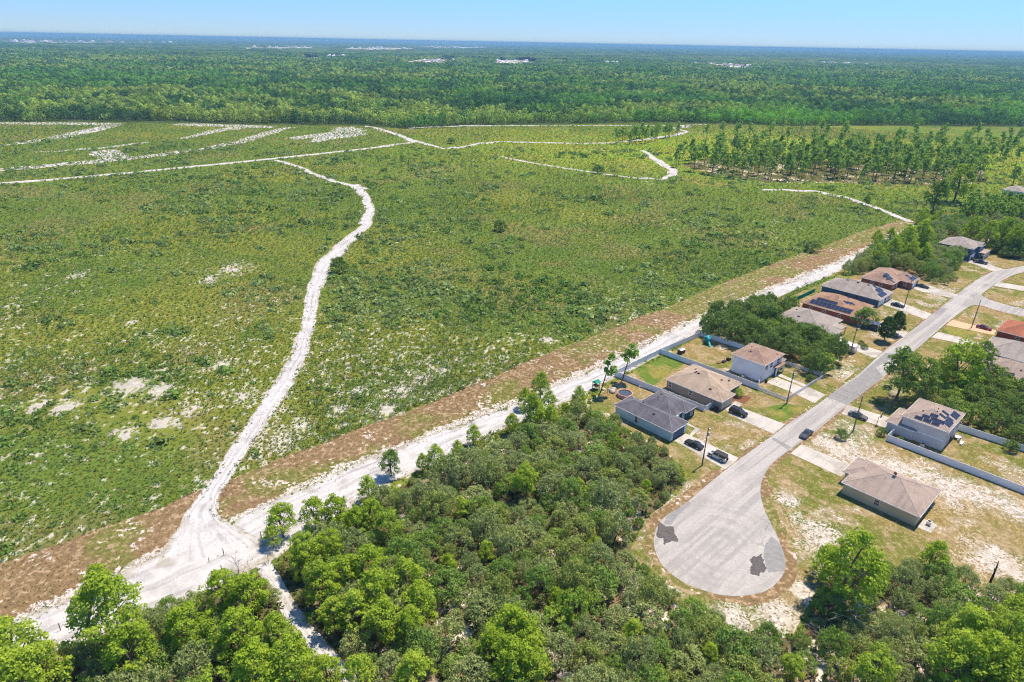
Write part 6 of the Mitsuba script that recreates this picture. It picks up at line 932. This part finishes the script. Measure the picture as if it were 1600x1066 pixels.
# beyond four kilometres the crowns run together: one lumpy canopy
an = np.linspace(-0.80, 0.80, 900); rr = 3900 * (40000 / 3900) ** np.linspace(0, 1, 330)
A_, R_ = np.meshgrid(an, rr); X, Y = np.sin(A_) * R_, np.cos(A_) * R_
lump = 30 * (R_ / 4000) ** 0.55
q3 = np.stack([X / lump, Y / (lump * 1.6), 0 * X], -1)
Z = 3 + 15 * meshkit.fbm(q3, 2) + 7 * (meshkit.noise(np.stack([X / 400, Y / 900, 0 * X], -1), 5) - 0.5) + 5 * np.random.default_rng(4).uniform(0, 1, X.shape)
for a, c, b, d_ in [(-5226.04, 7449.77, 318.0, 1800), (-4682.38, 7934.34, 286.0, 1800), (-4424.2, 8878.39, 173.0, 1600), (-2196.56, 6882.32, 323.0, 1400), (-1447.44, 7799.33, 354.0, 1400), (-963.48, 10985.26, 610.0, 1800), (-487.32, 3671.53, 83.0, 660), (-348.91, 3292.47, 109.0, 520), (-25.47, 3407.43, 106.0, 520), (1023.79, 3557.64, 147.0, 600), (2016.2, 4503.99, 163.0, 660), (486.19, 3584.21, 88.0, 480), (-929.64, 3733.93, 120.0, 600)]: Z = np.where(((X - a) / b) ** 2 + ((Y - c) / d_) ** 2 < 1, 0.3, Z)
i, j = np.meshgrid(np.arange(len(rr) - 1), np.arange(len(an) - 1), indexing='ij'); a = (i * len(an) + j).ravel(); w = len(an)
put('distant_canopy', (np.column_stack([X.ravel(), Y.ravel(), Z.ravel()]), np.vstack([np.column_stack([a, a + w, a + w + 1]), np.column_stack([a, a + w + 1, a + 1])])), 'canopy_mat', smooth=False)
tag('distant_canopy', 'hazy canopy of woods running to the horizon', 'forest', kind='stuff')
dull('far_sand', lambda p, n, uv: mix(c3((0.62, 0.56, 0.50)), c3((0.25, 0.26, 0.16)), smoothstep(0.45, 0.62, fbm(p.x * 0.01, p.y * 0.004, 2, 3))))
for a, c, b, d_ in [(-5226.04, 7449.77, 318.0, 1800), (-4682.38, 7934.34, 286.0, 1800), (-4424.2, 8878.39, 173.0, 1600), (-2196.56, 6882.32, 323.0, 1400), (-1447.44, 7799.33, 354.0, 1400), (-963.48, 10985.26, 610.0, 1800), (-487.32, 3671.53, 83.0, 660), (-348.91, 3292.47, 109.0, 520), (-25.47, 3407.43, 106.0, 520), (1023.79, 3557.64, 147.0, 600), (2016.2, 4503.99, 163.0, 660), (486.19, 3584.21, 88.0, 480), (-929.64, 3733.93, 120.0, 600)]:
    poly_sheet(key_for('bare_clearing'), Polygon([(a + b * math.cos(u), c + d_ * math.sin(u)) for u in np.linspace(0, 6.28, 40)]), 1.2, 'far_sand', 'pale bare clearing far off among the woods')
# far houses and a mast
for i, (w_, l_, bs) in enumerate(((11, 16, 'roof_orange'), (12, 18, 'roof_gray'), (12, 15, 'trim_white'))):
    scene[f'kind_far_house_{i}'] = {'type': 'shapegroup', 'wall': mikit.ply(bx(-w_ / 2, w_ / 2, -l_ / 2, l_ / 2, 0, 6.0), 'wall_white'), 'roof': mikit.ply(hull([(a * (w_ / 2 + 0.5), b * (l_ / 2 + 0.5), z) for a in (-1, 1) for b in (-1, 1) for z in (6.01, 6.2)] + [(0, b * (l_ / 2 - w_ / 2), 9.6) for b in (-1, 1)]), bs)}
hr = np.random.default_rng(21)
for (x0, y0, rx, ry, n, sc, lab, grp) in [(-5226.04, 7449.77, 247.0, 500, 14, 2.2, 'small pale far house at the left edge below the horizon', 'pale far houses at the left edge below the horizon'), (-4682.38, 7934.34, 215.0, 500, 12, 2.2, 'small pale far house in the second clearing from the left', 'pale far houses in the second clearing from the left'), (-4424.2, 8878.39, 116.0, 400, 6, 2.4, 'small pale far house in the third clearing from the left', 'pale far houses in the third clearing from the left'), (-2196.56, 6882.32, 238.0, 400, 12, 1.6, 'small pale far house in the wide clearing left of the middle', 'pale far houses in the wide clearing left of the middle'), (-1447.44, 7799.33, 262.0, 400, 14, 1.6, 'small pale far house in the clearing at the middle of the horizon', 'pale far houses in the clearing at the middle of the horizon'), (-963.48, 10985.26, 471.0, 500, 14, 1.8, 'small pale far house in the long clearing right of the middle', 'pale far houses in the long clearing right of the middle'), (-348.91, 3292.47, 84.0, 160, 10, 1.0, 'small pale far house nearer row left of the middle', 'pale far houses nearer row left of the middle'), (-25.47, 3407.43, 79.0, 160, 10, 1.0, 'small pale far house nearer row in the middle', 'pale far houses nearer row in the middle'), (486.19, 3584.21, 70.0, 150, 8, 1.0, 'small pale far house in the woods right of the middle', 'pale far houses in the woods right of the middle'), (1023.79, 3557.64, 115.0, 180, 20, 1.0, 'small pale far house in the village right of the middle', 'pale far houses in the village right of the middle'), (2016.2, 4503.99, 125.0, 180, 12, 1.1, 'small pale far house near the radio mast', 'pale far houses near the radio mast'), (-929.64, 3733.93, 90.0, 160, 8, 1.1, 'small pale far house in the small clearing left of the middle', 'pale far houses in the clearing left of the middle')]:
    for _ in range(n):
        x, y = x0 + hr.uniform(-rx, rx), y0 + hr.uniform(-ry, ry); k = tag(key_for('far_house'), lab, 'house', grp)
        scene[k] = {'type': 'instance', 'to_world': T().translate([x, y, 1.5 + (4 if sc < 1.3 else 6)]).rotate([0, 0, 1], float(hr.uniform(0, 180))).scale([sc * 1.0, sc * 1.0, sc]), 'shape': {'type': 'ref', 'id': f'kind_far_house_{hr.integers(3)}'}}
x, y, hm = (2731.5, 5814.04, 115.0)
k = thing('radio_mast', 'thin lattice mast rising above the far right horizon', 'radio mast')
part(k, 'mast', tube([(x, y, 0), (x, y, hm)], [1.6, 0.9], 6), 'alu')
for q in range(3): part(k, 'guy_wire', tube([(x, y, hm * 0.8), (x + 70 * math.cos(q * 2.1), y + 70 * math.sin(q * 2.1), 0)], 0.12, 3), 'alu')
